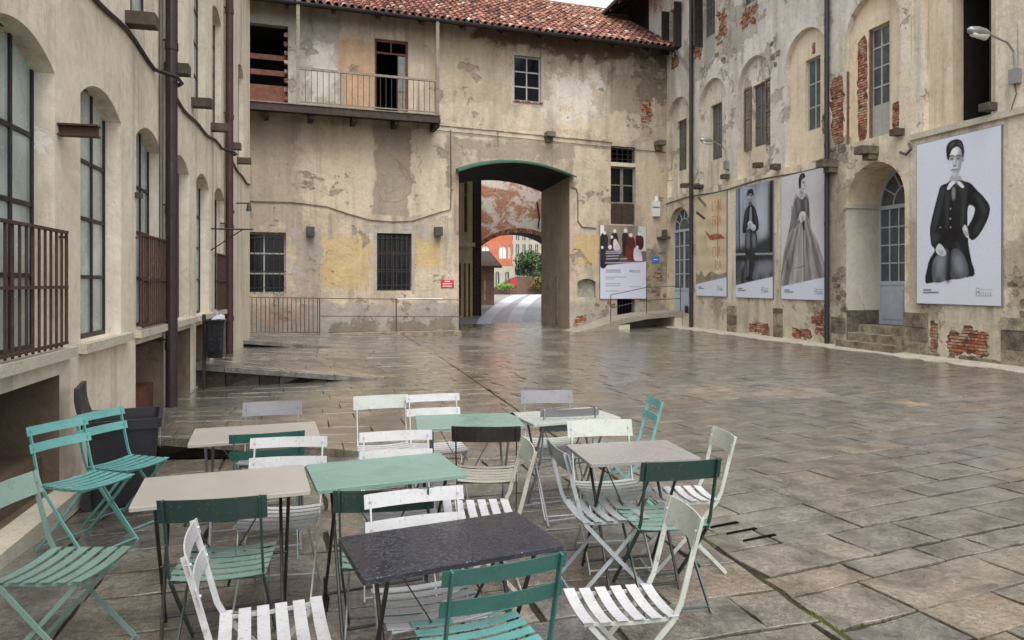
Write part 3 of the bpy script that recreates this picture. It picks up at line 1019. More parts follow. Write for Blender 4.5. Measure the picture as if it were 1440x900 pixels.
for k, (a, b) in enumerate(gw):
    gm = M['glass_pale']
    cols = (0.33, 0.67)
    win = grid_window(WL, left, a - 0.02, b + 0.02, 1.2, 3.68, 0.15, cols, (1.8, 2.37, 2.93), M['iron'], gm, 0.045, 'window', 0.05)
    WL.bx('sill', M['stone_pale'], win, a - 0.08, b + 0.3 if k != 3 else b + 0.2, 1.11, 1.197, -0.08, 0.15)
    if k in (2, 4, 7):
        railing(WL, left, a - (0.25 if k == 2 else 0.03), b + (0.1 if k == 2 else 0.04), 1.215, 2.16 if k == 2 else 2.3, -0.055, 14, M['rust_iron'])
for k, (a, b) in enumerate(uw):
    grid_window(WL, left, a - 0.02, b + 0.02, 4.78, 7.14, 0.12, (0.5,), (5.35, 5.92, 6.49), M['iron'], M['glass_pale'], 0.045)
    WL.bx('corbel', M['stone_dark'], left, a - 0.22, a - 0.02, 4.58, 4.72, -0.3, 0.05)
mb = MB()
WL.box(mb, 6.58, 6.68, 2.96, 2.975, -0.3, 0.05); WL.box(mb, 6.58, 6.68, 3.045, 3.06, -0.3, 0.05); WL.box(mb, 6.62, 6.64, 2.975, 3.045, -0.298, 0.05)
mb.build('beam_end', M['rust_iron'], left)
def downpipe(par, x, y, z0, z1, r_, mat, joints, side, mat2=None):
    mb = MB(); mb.tube([(x, y, z0), (x, y, z1)], r_, 14)
    for z in joints: mb.tube([(x, y, z - 0.05), (x, y, z + 0.05)], r_ * 1.13, 14)
    p = mb.build('drainpipe', mat, par, False)
    for z in joints:
        MB().box((min(x, x + side), y - 0.012, z + 0.07), (max(x, x + side), y + 0.012, z + 0.095)).build('bracket', M['iron'], p)
    return p
downpipe(left, XL + 0.11, 10.33, 0.05, LT + 0.1, 0.075, M['pipe_dark'], (0.9, 2.7, 4.9, 7.2), -0.18)
downpipe(left, XL + 0.11, 15.82, 0.25, LT + 0.1, 0.078, M['pipe_rust'], (1.0, 2.9, 5.2, 7.4), -0.18)
mb = MB(); pts = []
for i in range(60):
    u = 2 + 18.4 * i / 59
    pts.append(WL.P(u, 4.42 + 0.06 * math.sin(u * 0.9) + 0.025 * math.sin(u * 3.1), -0.022 - (0.2 if abs(u - 10.35) < 0.3 or abs(u - 15.8) < 0.3 else 0)))
mb.tube(pts, 0.026, 6); mb.build('cable', M['iron'], left)
mb = MB()
for dz in (0, 0.028): mb.tube([WL.P(10.08, 2.2, -0.02 - dz), WL.P(10.08, 9.5, -0.02 - dz)], 0.011, 6)
mb.build('conduit', M['cable'], left)
for u, z in ((8.95, 2.72), (16.9, 3.3)):
    WL.bx('junction_box', M['lamp_metal'], left, u, u + 0.12, z, z + 0.06, -0.06, 0.01)
mb = MB()
mb.tube([WL.P(14.2, 2.75, 0.0), WL.P(14.2, 2.75, -0.75)], 0.016, 6); mb.tube([WL.P(14.2, 2.35, 0.0), WL.P(14.2, 2.74, -0.55)], 0.012, 6)
mb.build('wall_bracket', M['iron'], left)
mb = MB(); mb.tube([WL.P(17.6, 3.6, -0.02), WL.P(17.6, 3.6, -0.3)], 0.02, 6); mb.tube([WL.P(17.6, 3.62, -0.3), WL.P(17.6, 3.42, -0.3)], [0.03, 0.07], 10)
tag(mb.build('wall_lamp', M['lamp_metal']), 'small dark hooded lamp on the cream facade past the far drainpipe', 'lamp')

# ------------------------------------------------------------------ BACK BUILDING
WB = Wall(lambda u, z, d: (B0[0] + EX[0] * u - EX[1] * d, B0[1] + EX[1] * u + EX[0] * d, z))
back = tag(empty('gatehouse_building', (4, 31, 0)), 'weathered beige building with arched passage, timber balcony and red tiled roof', 'building')
BT = 11.6
TR = (XR - B0[0]) / EX[0]
pa = arch(0.0, 4.55, -0.5, 5.98, 0.43, 20)          # the passage
holes = dict(
    loft=rect(-7.75, -6.14, 8.02, 10.7), balcony=rect(-3.14, -1.92, 7.9, 10.63), wing=rect(2.21, 3.34, 8.82, 10.58),
    low1=rect(-7.65, -6.21, 1.37, 3.5), low2=rect(-3.06, -1.79, 1.46, 3.56),
    hatch=rect(6.37, 7.5, 4.14, 7.32), niche=arch(4.89, 5.70, 1.17, 1.78, 0.13), grate=rect(6.66, 7.48, 0.38, 1.09))
bpatch = [(blob(7.75, 8.25, 8.3, 9.3, 41), 42), (blob(4.75, 5.3, 0.0, 0.45, 43, rough=0.3), 44), (blob(8.35, 8.75, 1.9, 2.25, 45, rough=0.3), 46)]
mb = MB()
WB.sheet(mb, rect(-11, TR, -0.6, BT), [pa] + list(holes.values()) + [b[0] for b in bpatch])
for k, lp in holes.items(): WB.reveal(mb, lp, 0, 0.3 if k != 'niche' else 0.2)
for lp, _ in bpatch: WB.reveal(mb, lp, 0, 0.03)
bwall = mb.build('wall', M['back_wall'], back)
for lp, s in bpatch: bricks(WB, bwall, lp, 0.0, s)
mb = MB(); WB.sheet(mb, holes['niche'], [], 0.2); mb.build('niche_back', M['patch_grey'], bwall)
# passage: side walls run parallel to the court's long walls
lx, rx = B0[0], WB.P(4.55, 0, 0)[0]
mb = MB()
n = len(pa)
fr = [WB.P(u, z, 0) for u, z in pa]
bk = [(x, 30.7 + (x - lx) * 0.03, z if z < 5 else z - 0.12) for x, y, z in fr]
mb.add(fr + bk, [(i, (i + 1) % n, n + (i + 1) % n, n + i) for i in (1, n - 1)])
mb.add([(-8, 30.7, -0.5), (lx, 30.7, -0.5), (lx, 30.7, 9), (-8, 30.7, 9)], [(0, 1, 2, 3)])
mb.build('passage_lining', M['tunnel'], back)
mb = MB(); q = n - 2; mb.add(fr[2:] + bk[2:], [(i, i + 1, q + i + 1, q + i) for i in range(q - 1)]); mb.build('passage_vault', M['shade_dark'], back)  # shade under the vault is put into its colour
mb = MB()
v, f = sheet2d(rect(-8, 13.4, -0.5, 14.3), [[(a, c) for a, b, c in bk]])
mb.add([(a, 30.72 + (a - lx) * 0.03, c) for a, c in v], f)
mb.build('rear_wall', M['tunnel'], back)
mb = MB()
MB.box(mb, (rx - 0.05, 28.3, 0.1), (rx - 0.012, 28.7, 2.0)); mb.build('passage_door', M['wood_grey'], back)
# rough stones showing in the low wall and in the corner by the blue door
rr = random.Random(17)
for (a, b, c, e, nst) in [(-4.6, -3.0, 0.05, 0.62, 16), (-1.9, -0.1, 0.0, 0.62, 20), (7.75, 8.85, 1.0, 3.1, 30), (5.75, 6.5, 0.35, 1.0, 8), (7.7, 8.9, 9.9, 11.2, 18)]:
    for _ in range(nst):
        u, z = rr.uniform(a, b), rr.uniform(c, e)
        sw, sh = rr.uniform(0.08, 0.19), rr.uniform(0.05, 0.1)
        lp = blob(u - sw, u + sw, z - sh, z + sh, rr.random(), 9, 0.2)
        mb = MB(); WB.slab(mb, lp, -rr.uniform(0.012, 0.03), 0.003)
        mb.r = [rr.uniform(0.02, 1)] * len(mb.f)
        mb.build('wall_stone', M['stone'], bwall)
# string course and ledges
mb = MB()
for i in range(24):
    a = -1.0 + i * 0.31
    WB.box(mb, a, a + 0.306, 7.64 - 0.008 * i + rr.uniform(-0.008, 0.008), 7.72 - 0.008 * i + rr.uniform(-0.01, 0.01), -rr.uniform(0.035, 0.06), 0.004)
mb.build('string_course', M['back_wall'], bwall)
WB.bx('plinth_ledge', M['stone'], bwall, -11, -0.05, -0.5, -0.02, -0.62, 0.0, 0.4)
mb = MB(); WB.box(mb, -11, -0.06, -0.01, 1.02, -0.05, 0.0); mb.build('plinth', M['back_wall'], bwall)
for u, z in ((3.45, 7.48), (8.35, 7.45)):
    mb = MB(); WB.box(mb, u, u + 0.34, z - 0.03, z + 0.16, -0.42, 0.02); WB.box(mb, u + 0.05, u + 0.29, z - 0.2, z - 0.03, -0.22, 0.02); mb.build('corbel', M['stone'], bwall)
# openings
room(WB, back, -7.75, -6.14, 8.02, 10.7, 0.3, 3.0, M['shade_dark'])
for z0, z1, dd in ((8.02, 8.62, 0.1), (8.98, 9.16, 0.16), (9.52, 9.7, 0.16)):
    WB.bx('plank', M['wood_brown'], back, -7.75, -6.15, z0, z1, dd, dd + 0.04)
mb = MB()
for i in range(8):
    WB.box(mb, -6.27 + 0.0, -6.141, 8.1 + i * 0.32, 8.24 + i * 0.32, 0.02, 0.2)
mb.build('jamb_bricks', M['brick'], bwall)
room(WB, back, -3.14, -1.92, 7.9, 10.63, 0.3, 3.0, M['shade_dark'])
dw = MB()
WB.box(dw, -3.14, -3.07, 7.9, 10.63, 0.08, 0.16); WB.box(dw, -1.99, -1.92, 7.9, 10.63, 0.08, 0.16); WB.box(dw, -3.07, -1.99, 10.55, 10.63, 0.08, 0.16); WB.box(dw, -3.07, -1.99, 10.12, 10.18, 0.09, 0.15); WB.box(dw, -2.55, -2.51, 10.18, 10.55, 0.09, 0.15)
bd = dw.build('balcony_door', M['wood_brown'], back)
mb = MB(); WB.box(mb, -2.28, -2.0, 7.92, 8.75, 0.1, 0.14); WB.box(mb, -2.28, -2.24, 8.75, 10.1, 0.1, 0.14); WB.box(mb, -2.04, -2.0, 8.75, 10.1, 0.1, 0.14); WB.box(mb, -2.24, -2.04, 9.38, 9.44, 0.1, 0.14)
mb.build('door_leaf', M['wood_grey'], bd)
WB.bx('pane', M['glass_mid'], bd, -2.24, -2.04, 8.76, 10.09, 0.115, 0.125)
grid_window(WB, back, 2.21, 3.34, 8.82, 10.58, 0.12, (0.5,), (9.4, 9.98), M['white_wood'], M['glass_dark'], 0.06, sill=(M['brick'], 0.05, 0.04, 0.06))
# barred ground floor windows
for a, b, z0, z1 in ((-7.65, -6.21, 1.37, 3.5), (-3.06, -1.79, 1.46, 3.56)):
    grid_window(WB, back, a, b, z0, z1, 0.22, (0.5,), (z0 + 0.7, z0 + 1.4), M['white_wood'] if a < -5 else M['wood_dark'], M['glass_dark'], 0.06)
    mb = MB()
    for k in range(4):
        z = z0 + 0.2 + (z1 - z0 - 0.4) * k / 3
        WB.box(mb, a, b, z - 0.014, z + 0.014, 0.05, 0.066)
    g = mb.build('window_grille', M['iron'], back)
    for k in range(1, 7):
        u = a + (b - a) * k / 7
        WB.bx('bar', M['iron'], g, u - 0.012, u + 0.012, z0, z1, 0.066, 0.09)
mb = MB()
for (a, b, z0, z1) in ((-3.18, -3.06, 1.36, 3.66), (-1.79, -1.67, 1.36, 3.66), (-3.06, -1.79, 3.56, 3.66)):
    WB.box(mb, a, b, z0, z1, -0.012, 0.0)
mb.build('window_surround', M['patch_grey'], back)
# tall hatch over the poster: grille light, transom, glazed leaves with board panels
mb = MB()
for i in range(5):
    u = 6.42 + i * 0.25
    WB.box(mb, u, u + 0.025, 6.68, 7.32, 0.06, 0.085)
for i in range(3):
    WB.box(mb, 6.37, 7.5, 6.8 + i * 0.2, 6.82 + i * 0.2, 0.085, 0.1)
mb.build('window_grille', M['iron'], back)
WB.bx('transom', M['stone_pale'], back, 6.37, 7.5, 6.5, 6.66, -0.01, 0.25)
room(WB, back, 6.37, 7.5, 6.66, 7.32, 0.3, 1.2, M['shade_dark'])
for a, b in ((6.37, 6.93), (6.94, 7.5)):
    grid_window(WB, back, a, b, 5.0, 6.5, 0.14, (), (5.75,), M['wood_grey'], M['glass_dark'], 0.06, 'door_leaf')
    for q in range(2):
        WB.bx('board', M['wood_dark'], back, a + 0.003 + q * (b - a) / 2, a - 0.003 + (q + 1) * (b - a) / 2, 4.14, 4.998, 0.13 + 0.006 * q, 0.18)
room(WB, back, 6.66, 7.48, 0.38, 1.09, 0.3, 1.0, M['shade_dark'])
mb = MB()
for i in range(1, 6): WB.box(mb, 6.66 + i * 0.137 - 0.008, 6.66 + i * 0.137 + 0.008, 0.38, 1.09, 0.06, 0.08)
mb.build('cellar_grille', M['iron'], back)
# green sheet metal drip hood round the arch head
mb = MB()
hood = [p for p in arch(-0.12, 4.68, 5.9, 6.0, 0.46, 24)[2:]]
v = []
for u, z in hood:
    v += [WB.P(u, z + 0.0, 0.02), WB.P(u, z + 0.06, 0.02), WB.P(u, z - 0.07, -0.42), WB.P(u, z - 0.13, -0.42)]
fs = []
for i in range(len(hood) - 1):
    a, b = i * 4, i * 4 + 4
    fs += [(a + 1, b + 1, b + 2, a + 2), (a + 2, b + 2, b + 3, a + 3), (a, a + 3, b + 3, b)]
mb.add(v, fs); mb.build('drip_hood', M['green_metal'], back)
# balcony
bal = MB()
WB.box(bal, -9.0, -0.95, 7.66, 7.76, -0.95, -0.02)
WB.box(bal, -9.0, -0.93, 7.5, 7.655, -1.0, -0.9)
balc = bal.build('balcony', M['wood_dark'], back)
for i in range(6):
    u = -8.4 + i * 1.46
    WB.bx('joist', M['wood_dark'], balc, u, u + 0.16, 7.36, 7.655, -0.88, 0.03)
for i in range(7):
    WB.bx('floor_board', M['wood_grey'], balc, -9.0, -0.93, 7.765, 7.80 + 0.004 * (i % 3), -0.98 + i * 0.138, -0.848 + i * 0.138)
for u in (-5.84, -1.02):
    WB.bx('post', M['wood_grey'], balc, u - 0.055, u + 0.055, 7.5, 11.3, -0.94, -0.83)
WB.bx('handrail', M['wood_grey'], balc, -5.78, -1.08, 8.98, 9.06, -0.93, -0.86)
WB.bx('bottom_rail', M['wood_grey'], balc, -5.78, -1.08, 7.87, 7.91, -0.91, -0.87)
for i in range(24):
    u = -5.6 + i * 0.195
    WB.bx('baluster', M['iron'], balc, u - 0.009, u + 0.009, 7.9, 8.985, -0.9, -0.882)
# roof with barrel tiles
roof_d0, roof_d1, rz0, SL = -0.82, 5.35, 11.28, 0.60
RP = lambda u, s, h: WB.P(u, rz0 + SL * s + h * 0.857, roof_d0 + s - h * 0.514)   # s: run up the slope, h: height off it
mb = MB()
ue = TR + 0.05
v = []
for u in (-11.5, ue):
    v += [RP(u, 0, 0), RP(u, 6.17, 0), RP(u, 0, -0.12), RP(u, 6.17, -0.12)]
mb.add(v, [(0, 4, 5, 1), (2, 3, 7, 6), (0, 2, 6, 4), (1, 5, 7, 3)])
mb.add([RP(-11.5, 6.17, 0), RP(ue, 6.17, 0), WB.P(ue, 11.6, 10.5), WB.P(-11.5, 11.6, 10.5)], [(0, 1, 2, 3)])
roof = mb.build('roof', M['wood_dark'], back)
SP = 0.268
ncol = int((ue + 11.4) / SP)


def tile_geo(mb, u, s, seed, rnd, valley=False):
    rr = random.Random(seed)
    du, dh = rr.uniform(-0.016, 0.016), rr.uniform(-0.006, 0.012)
    L = 0.46
    v = []
    nn = 6
    for e_ in (0, 1):
        rad = (0.105 if e_ == 0 else 0.082)
        ss = s + e_ * L
        lift = (0.032 if e_ == 0 else 0.008) + dh
        for i in range(nn + 1):
            a = math.pi * i / nn
            if valley:
                v.append(RP(u + du - rad * 0.9 * math.cos(a), ss, 0.075 + lift * 0.6 - rad * 0.62 * math.sin(a)))
            else:
                v.append(RP(u + du - rad * math.cos(a), ss, 0.045 + lift + rad * 0.86 * math.sin(a)))
        if not valley and e_ == 0:
            for i in range(nn + 1):
                a = math.pi * i / nn
                v.append(RP(u + du - (rad - 0.016) * math.cos(a), ss, 0.045 + lift + (rad - 0.018) * 0.86 * math.sin(a)))
    k = nn + 1
    if valley:
        fs = [(i, i + 1, k + i + 1, k + i) for i in range(nn)]
    else:
        fs = [(i, i + 1, 2 * k + i + 1, 2 * k + i) for i in range(nn)] + [(i, k + i, k + i + 1, i + 1) for i in range(nn)]
    mb.add(v, fs, rnd)


rt = random.Random(21)
stuff = MB()
cnt = 0
for row in range(17):
    for c in range(ncol):
        u = -11.4 + (c + 0.5) * SP
        s = -0.06 + row * 0.365
        rnd = min(1, max(0.02, rt.gauss(0.5, 0.25)))
        if u > -5.7 and row < 6 and cnt < 300 and u < ue - 0.1:
            m2 = MB(); tile_geo(m2, u, s, row * 997 + c, rnd)
            m2.build('roof_tile', M['tile'], roof); cnt += 1
        else:
            tile_geo(stuff, u, s, row * 997 + c, rnd)
        tile_geo(stuff, u + SP / 2, s, row * 997 + c + 5, min(1, max(0.02, rt.gauss(0.3, 0.2))), True)
for i in range(46):   # ridge
    u = -11.3 + i * 0.445
    if u > ue - 0.3: break
    v = []
    for e_ in (0, 1):
        for k in range(7):
            a = math.pi * k / 6
            x = WB.P(u + e_ * 0.48, rz0 + SL * 6.17 + 0.02 + 0.14 * math.sin(a) + 0.02 * (1 - e_), roof_d0 + 6.17 - 0.15 * math.cos(a))
            v.append(x)
    stuff.add(v, [(k, k + 1, 8 + k, 7 + k) for k in range(6)], rt.uniform(0.05, 0.5))
tag(stuff.build('upper_roof_tiles', M['tile'], roof), kind='stuff')
for i in range(13):
    u = -10.9 + i * 1.55
    if u > ue - 0.3: break
    mb = MB()
    mb.hexa([RP(u, -0.02, -0.27), RP(u + 0.12, -0.02, -0.27), RP(u + 0.12, 1.4, -0.27), RP(u, 1.4, -0.27), RP(u, -0.02, -0.125), RP(u + 0.12, -0.02, -0.125), RP(u + 0.12, 1.4, -0.125), RP(u, 1.4, -0.125)])
    mb.build('rafter', M['wood_dark'], roof)
mb = MB()
v = []
for u in (-11.5, ue):
    for k in range(9):
        a = math.pi * k / 8
        v.append(WB.P(u, rz0 - 0.03 - 0.085 * math.sin(a), roof_d0 - 0.1 - 0.085 * math.cos(a)))
    for k in range(9):
        a = math.pi * (8 - k) / 8
        v.append(WB.P(u, rz0 - 0.03 - 0.078 * math.sin(a), roof_d0 - 0.1 - 0.078 * math.cos(a)))
mb.add(v, [(k, (k + 1) % 18, 18 + (k + 1) % 18, 18 + k) for k in range(18)] + [tuple(range(18)), tuple(range(18, 36))])
mb.build('gutter', M['pipe_black'], roof)
mb = MB(); mb.tube([WB.P(TR - 0.15, rz0 - 0.12, roof_d0 - 0.1), (XR - 0.12, 25.0, 9.9)], 0.045, 8); mb.build('gutter_outlet', M['grey_metal'], roof)
mb = MB(); WB.box(mb, -4.2, -2.75, 12.2, 14.2, 1.2, 2.0); WB.box(mb, -4.3, -2.65, 14.2, 14.32, 1.1, 2.1); mb.build('chimney', M['patch_cream'], roof)
# cables and lamps on the facade
mb = MB()
ct = [(-7.9, 4.6), (-7.2, 4.55), (-6.0, 4.56), (-4.82, 4.45), (-4.1, 4.22), (-3.3, 4.02), (-2.5, 3.98), (-1.76, 4.03), (-1.0, 4.3), (-0.33, 4.5), (-0.3, 5.2), (-0.31, 6.2), (-0.33, 7.5)]
mb.tube([WB.P(u, z, -0.03) for u, z in ct], 0.017, 6)
mb.tube([WB.P(u, 7.42 - 0.025 * (u + 0.3), -0.035) for u in np.linspace(-0.9, TR - 0.1, 14)], 0.014, 6)
mb.tube([WB.P(1.55, 7.66, -0.03), WB.P(1.55, 7.0, -0.03)], 0.011, 6)
mb.build('cable', M['cable'], back)
mb = MB(); mb.tube([WB.P(4.62, 5.55, -0.03), WB.P(4.82, 5.5, -0.03), WB.P(4.9, 5.3, -0.03), WB.P(4.9, 4.2, -0.03), WB.P(5.1, 3.98, -0.03), WB.P(5.7, 3.95, -0.03)], 0.02, 6); mb.build('conduit', M['cable'], back)
for u, z in ((-5.4, 3.55), (-0.82, 3.66)):
    mb = MB(); WB.box(mb, u - 0.14, u + 0.14, z - 0.16, z + 0.16, -0.3, -0.03); WB.box(mb, u - 0.05, u + 0.05, z - 0.05, z + 0.05, -0.03, 0.0)
    lo = mb.build('floodlight', M['lamp_metal'])
    WB.bx('lens', M['glass_dark'], lo, u - 0.12, u + 0.12, z - 0.175, z - 0.161, -0.28, -0.06)
    tag(lo, 'boxy dark floodlight on the beige wall above the ' + ('rusty barred fence, beside the ochre plaster' if u < -3 else 'red sign, beside the arched passage'), 'lamp', 'floodlights flanking the barred window')
mb = MB(); WB.box(mb, 8.27, 8.57, 4.5, 4.85, -0.14, 0.0); WB.box(mb, 8.27, 8.57, 4.9, 5.12, -0.16, 0.0); mb.tube([WB.P(8.42, 5.12, -0.1), WB.P(8.42, 5.34, -0.1)], [0.1, 0.07], 10)
tag(mb.build('alarm_box', M['lamp_glass']), 'white alarm boxes with a beacon on the wall between hatch and blue fanlight door', 'alarm box')
mb = MB(); WB.box(mb, -0.69, -0.19, 1.56, 1.86, -0.02, 0.0); rs_ = mb.build('wall_sign', M['red_sign'])
for k, (a, b) in enumerate(((-0.55, -0.33), (-0.62, -0.26), (-0.62, -0.28))):
    WB.bx('lettering', M['white_print'], rs_, a, b, 1.79 - 0.09 * k, 1.815 - 0.09 * k, -0.024, -0.02)
tag(rs_, 'small red sign with white lines of text left of the passage', 'sign')
mb = MB(); WB.box(mb, 8.25, 8.6, 2.58, 2.85, -0.02, 0.0); bs_ = mb.build('wall_sign', M['blue_sign']); WB.bx('lettering', M['white_print'], bs_, 8.33, 8.52, 2.7, 2.73, -0.024, -0.02)
tag(bs_, 'small blue plate on the wall beside the blue fanlight door', 'sign')
mb = MB(); WB.box(mb, 8.5, 8.86, 3.55, 3.66, -0.5, 0.0); WB.box(mb, 8.72, 8.84, 3.66, 3.95, -0.25, 0.0); mb.build('corbel', M['stone_dark'], bwall)

# fence in front of the low wall
fence = tag(empty('iron_fence', WB.P(-3.6, 0, -0.55)), 'rusty bar fence and pipe railing along the foot of the beige wall', 'fence')
fz = lambda u: 1.26 - 0.02 * (u + 7.4)
gz = lambda u: -0.02 - 0.025 * (u + 7.4)
for u in (-5.11, -2.45, -0.04):
    WB.bx('post', M['rust_iron'], fence, u - 0.018, u + 0.018, gz(u) - 0.1, fz(u), -0.55, -0.515)
P = WB.P
for k, (a, b, dz) in enumerate(((-8.5, -0.04, 0.0), (-5.09, -0.04, -0.62), (-8.5, -5.13, -1.18))):
    mb = MB(); mb.tube([P(a, fz(a) + dz, -0.535), P(b, fz(b) + dz, -0.535)], 0.016, 6); mb.build('rail', M['rust_iron'], fence)
for i in range(24):
    u = -8.45 + i * 0.142
    WB.bx('bar', M['rust_iron'], fence, u - 0.012, u + 0.012, gz(u) + 0.05, fz(u) - 0.002, -0.546, -0.522)
WB.bx('cover_strip', M['white_print'], fence, -2.4, -0.75, fz(-1.5) + 0.012, fz(-1.5) + 0.04, -0.56, -0.51)

# ------------------------------------------------------------------ RIGHT BUILDING
WR = Wall(lambda u, z, d: (XR + d, u, z))
right = tag(empty('museum_building', (XR + 4, 18, 0)), 'tall flaking limewashed building with blind arches hung with photograph posters', 'building')
R0, R1, RTZ = 4.0, 29.0, 14.6
cen = [5.0, 7.66, 10.33, 13.0, 15.62, 18.3, 20.95, 23.6, 26.27]
niches = [arch(c - 0.95, c + 0.95, 5.3 if k != 4 else 5.5, 8.32, 0.95, 18) for k, c in enumerate(cen)]
doorA = arch(14.5, 16.54, 0.0, 3.84, 1.02, 18)
doorB = arch(25.29, 27.05, 0.5, 3.92, 0.88, 18)
top = [rect(26.03, 27.0, 11.2, 13.0), rect(23.4, 24.25, 10.05, 12.6), rect(20.7, 21.6, 11.1, 13.2), rect(18.0, 18.9, 11.1, 13.2), rect(15.3, 16.2, 11.1, 13.2), rect(12.6, 13.5, 11.1, 13.2)]
rp = [(blob(12.2, 13.3, 0.13, 0.72, 1, rough=0.2), 1), (blob(13.52, 13.76, 0.1, 0.86, 2), 2), (blob(16.62, 17.2, 5.65, 7.4, 3, rough=0.2), 3), (blob(24.35, 25.05, 10.35, 11.2, 4, rough=0.3), 4),
      (blob(22.6, 23.2, 10.5, 11.5, 5, rough=0.3), 5), (blob(20.75, 21.7, 10.35, 11.02, 6, rough=0.25), 6), (blob(17.3, 17.9, 0.2, 1.05, 7, rough=0.3), 7), (blob(20.0, 21.2, 0.06, 0.42, 8, rough=0.3), 8),
      (blob(26.2, 26.9, 10.5, 11.1, 9, rough=0.3), 9), (blob(18.0, 18.9, 0.06, 0.4, 12, rough=0.3), 12)]
mb = MB()
WR.sheet(mb, rect(R0, R1, -0.6, RTZ), niches + [doorA, doorB] + top + [b[0] for b in rp])
RD = 0.17
for lp in niches: WR.reveal(mb, lp, 0, RD)
for lp in top: WR.reveal(mb, lp, 0, 0.25)
for lp, _ in rp: WR.reveal(mb, lp, 0, 0.035)
for uu in (R0, R1):
    mb.add([WR.P(uu, -0.6, 0), WR.P(uu, RTZ, 0), WR.P(uu, RTZ, 9), WR.P(uu, -0.6, 9)], [(0, 1, 2, 3)])
rwall = mb.build('wall', M['right_wall'], right)
for lp, s in rp: bricks(WR, rwall, lp, 0.002, s)
# niche panels with their windows
wins = {}
for k, c in enumerate(cen):
    hs_ = []
    if k == 3: hs_ = [rect(12.3, 13.28, 5.37, 8.6)]
    elif k == 4: hs_ = [rect(15.18, 15.92, 5.5, 8.42), blob(15.95, 16.34, 5.53, 8.3, 31, rough=0.16), blob(14.86, 15.1, 5.58, 6.3, 32, rough=0.12)]
    elif k == 6: hs_ = [rect(20.5, 21.25, 6.28, 8.36)]
    elif k == 5: hs_ = [rect(17.82, 18.5, 6.25, 8.38), blob(18.04, 18.2, 8.46, 8.8, 33, rough=0.12), blob(17.55, 17.78, 6.05, 6.6, 34, rough=0.3)]
    else: hs_ = [rect(c - 0.4, c + 0.4, 6.3, 8.35)]
    mb = MB()
    WR.sheet(mb, niches[k], hs_, RD)
    WR.reveal(mb, hs_[0], RD, RD + 0.3)
    for h_ in hs_[1:]: WR.reveal(mb, h_, RD, RD + 0.03)
    pn = mb.build('niche_panel', M['right_panel'] if k < 6 else M['right_wall'], rwall)
    for i, h_ in enumerate(hs_[1:]): bricks(WR, rwall, h_, RD + 0.002, 60 + k * 3 + i, 0.17)
    (a, z0), (b, _), (_, z1), _ = hs_[0]
    if k == 3:
        room(WR, right, a, b, z0, z1, RD + 0.3, RD + 2.5, M['shade_dark'])
        WR.bx('door_leaf', M['wood_dark'], right, a + 0.02, a + 0.09, z0, z1 - 0.05, RD + 0.05, RD + 0.9)
    elif k == 4:
        w_ = grid_window(WR, right, a, b, 6.35, z1, RD + 0.12, (0.55,), (6.87, 7.38, 7.9), M['white_wood'], M['glass_mid'], 0.05)
        for q in range(2):
            WR.bx('board', M['white_wood'], w_, a + q * (b - a) / 2 + 0.004, a + (q + 1) * (b - a) / 2 - 0.004, 5.5, 6.348, RD + 0.11, RD + 0.15)
    else:
        grid_window(WR, right, a, b, z0, z1, RD + 0.1, (0.5,), (z0 + 0.7, z0 + 1.4), M['white_wood'] if k in (5, 4) else M['shutter'], M['glass_mid'], 0.05)
    if k == 6:
        for (p, q) in ((20.0, 20.46), (21.28, 21.7)):
            mb = MB()
            WR.box(mb, p, p + 0.05, 6.25, 8.38, RD - 0.06, RD - 0.02); WR.box(mb, q - 0.05, q, 6.25, 8.38, RD - 0.06, RD - 0.02)
            for z in (6.25, 7.28, 8.3): WR.box(mb, p + 0.05, q - 0.05, z, z + 0.08, RD - 0.058, RD - 0.015)
            sh = mb.build('shutter', M['shutter'], right)
            for i in range(22):
                z = 6.36 + i * 0.09
                if abs(z - 7.3) < 0.07 or z > 8.24: continue
                mb = MB(); mb.hexa([WR.P(p + 0.05, z, RD - 0.055), WR.P(q - 0.05, z, RD - 0.055), WR.P(q - 0.05, z + 0.02, RD - 0.025), WR.P(p + 0.05, z + 0.02, RD - 0.025),
                                    WR.P(p + 0.05, z + 0.012, RD - 0.055), WR.P(q - 0.05, z + 0.012, RD - 0.055), WR.P(q - 0.05, z + 0.032, RD - 0.025), WR.P(p + 0.05, z + 0.032, RD - 0.025)])
                mb.build('slat', M['shutter'], sh)
for k, lp in enumerate(top):
    (a, z0), (b, _), (_, z1), _ = lp
    grid_window(WR, right, a, b, z0 + (0.9 if k == 1 else 0), z1, 0.14, (0.5,), (z0 + 1.45 if k == 1 else z0 + 0.7, z0 + 2.0 if k == 1 else z0 + 1.4), M['shutter'], M['glass_mid'], 0.05)
    if k == 1: WR.bx('board', M['white_wood'], right, a, b, z0, z0 + 0.9, 0.1, 0.14)
    if k < 2: WR.bx('shutter', M['wood_dark'], right, b + 0.02, b + 0.08, z0 + (0.6 if k else 0), z1, -0.34, -0.01)
    if k == 0: WR.bx('shutter', M['wood_dark'], right, a - 0.08, a - 0.02, z0, z1, -0.32, -0.01)


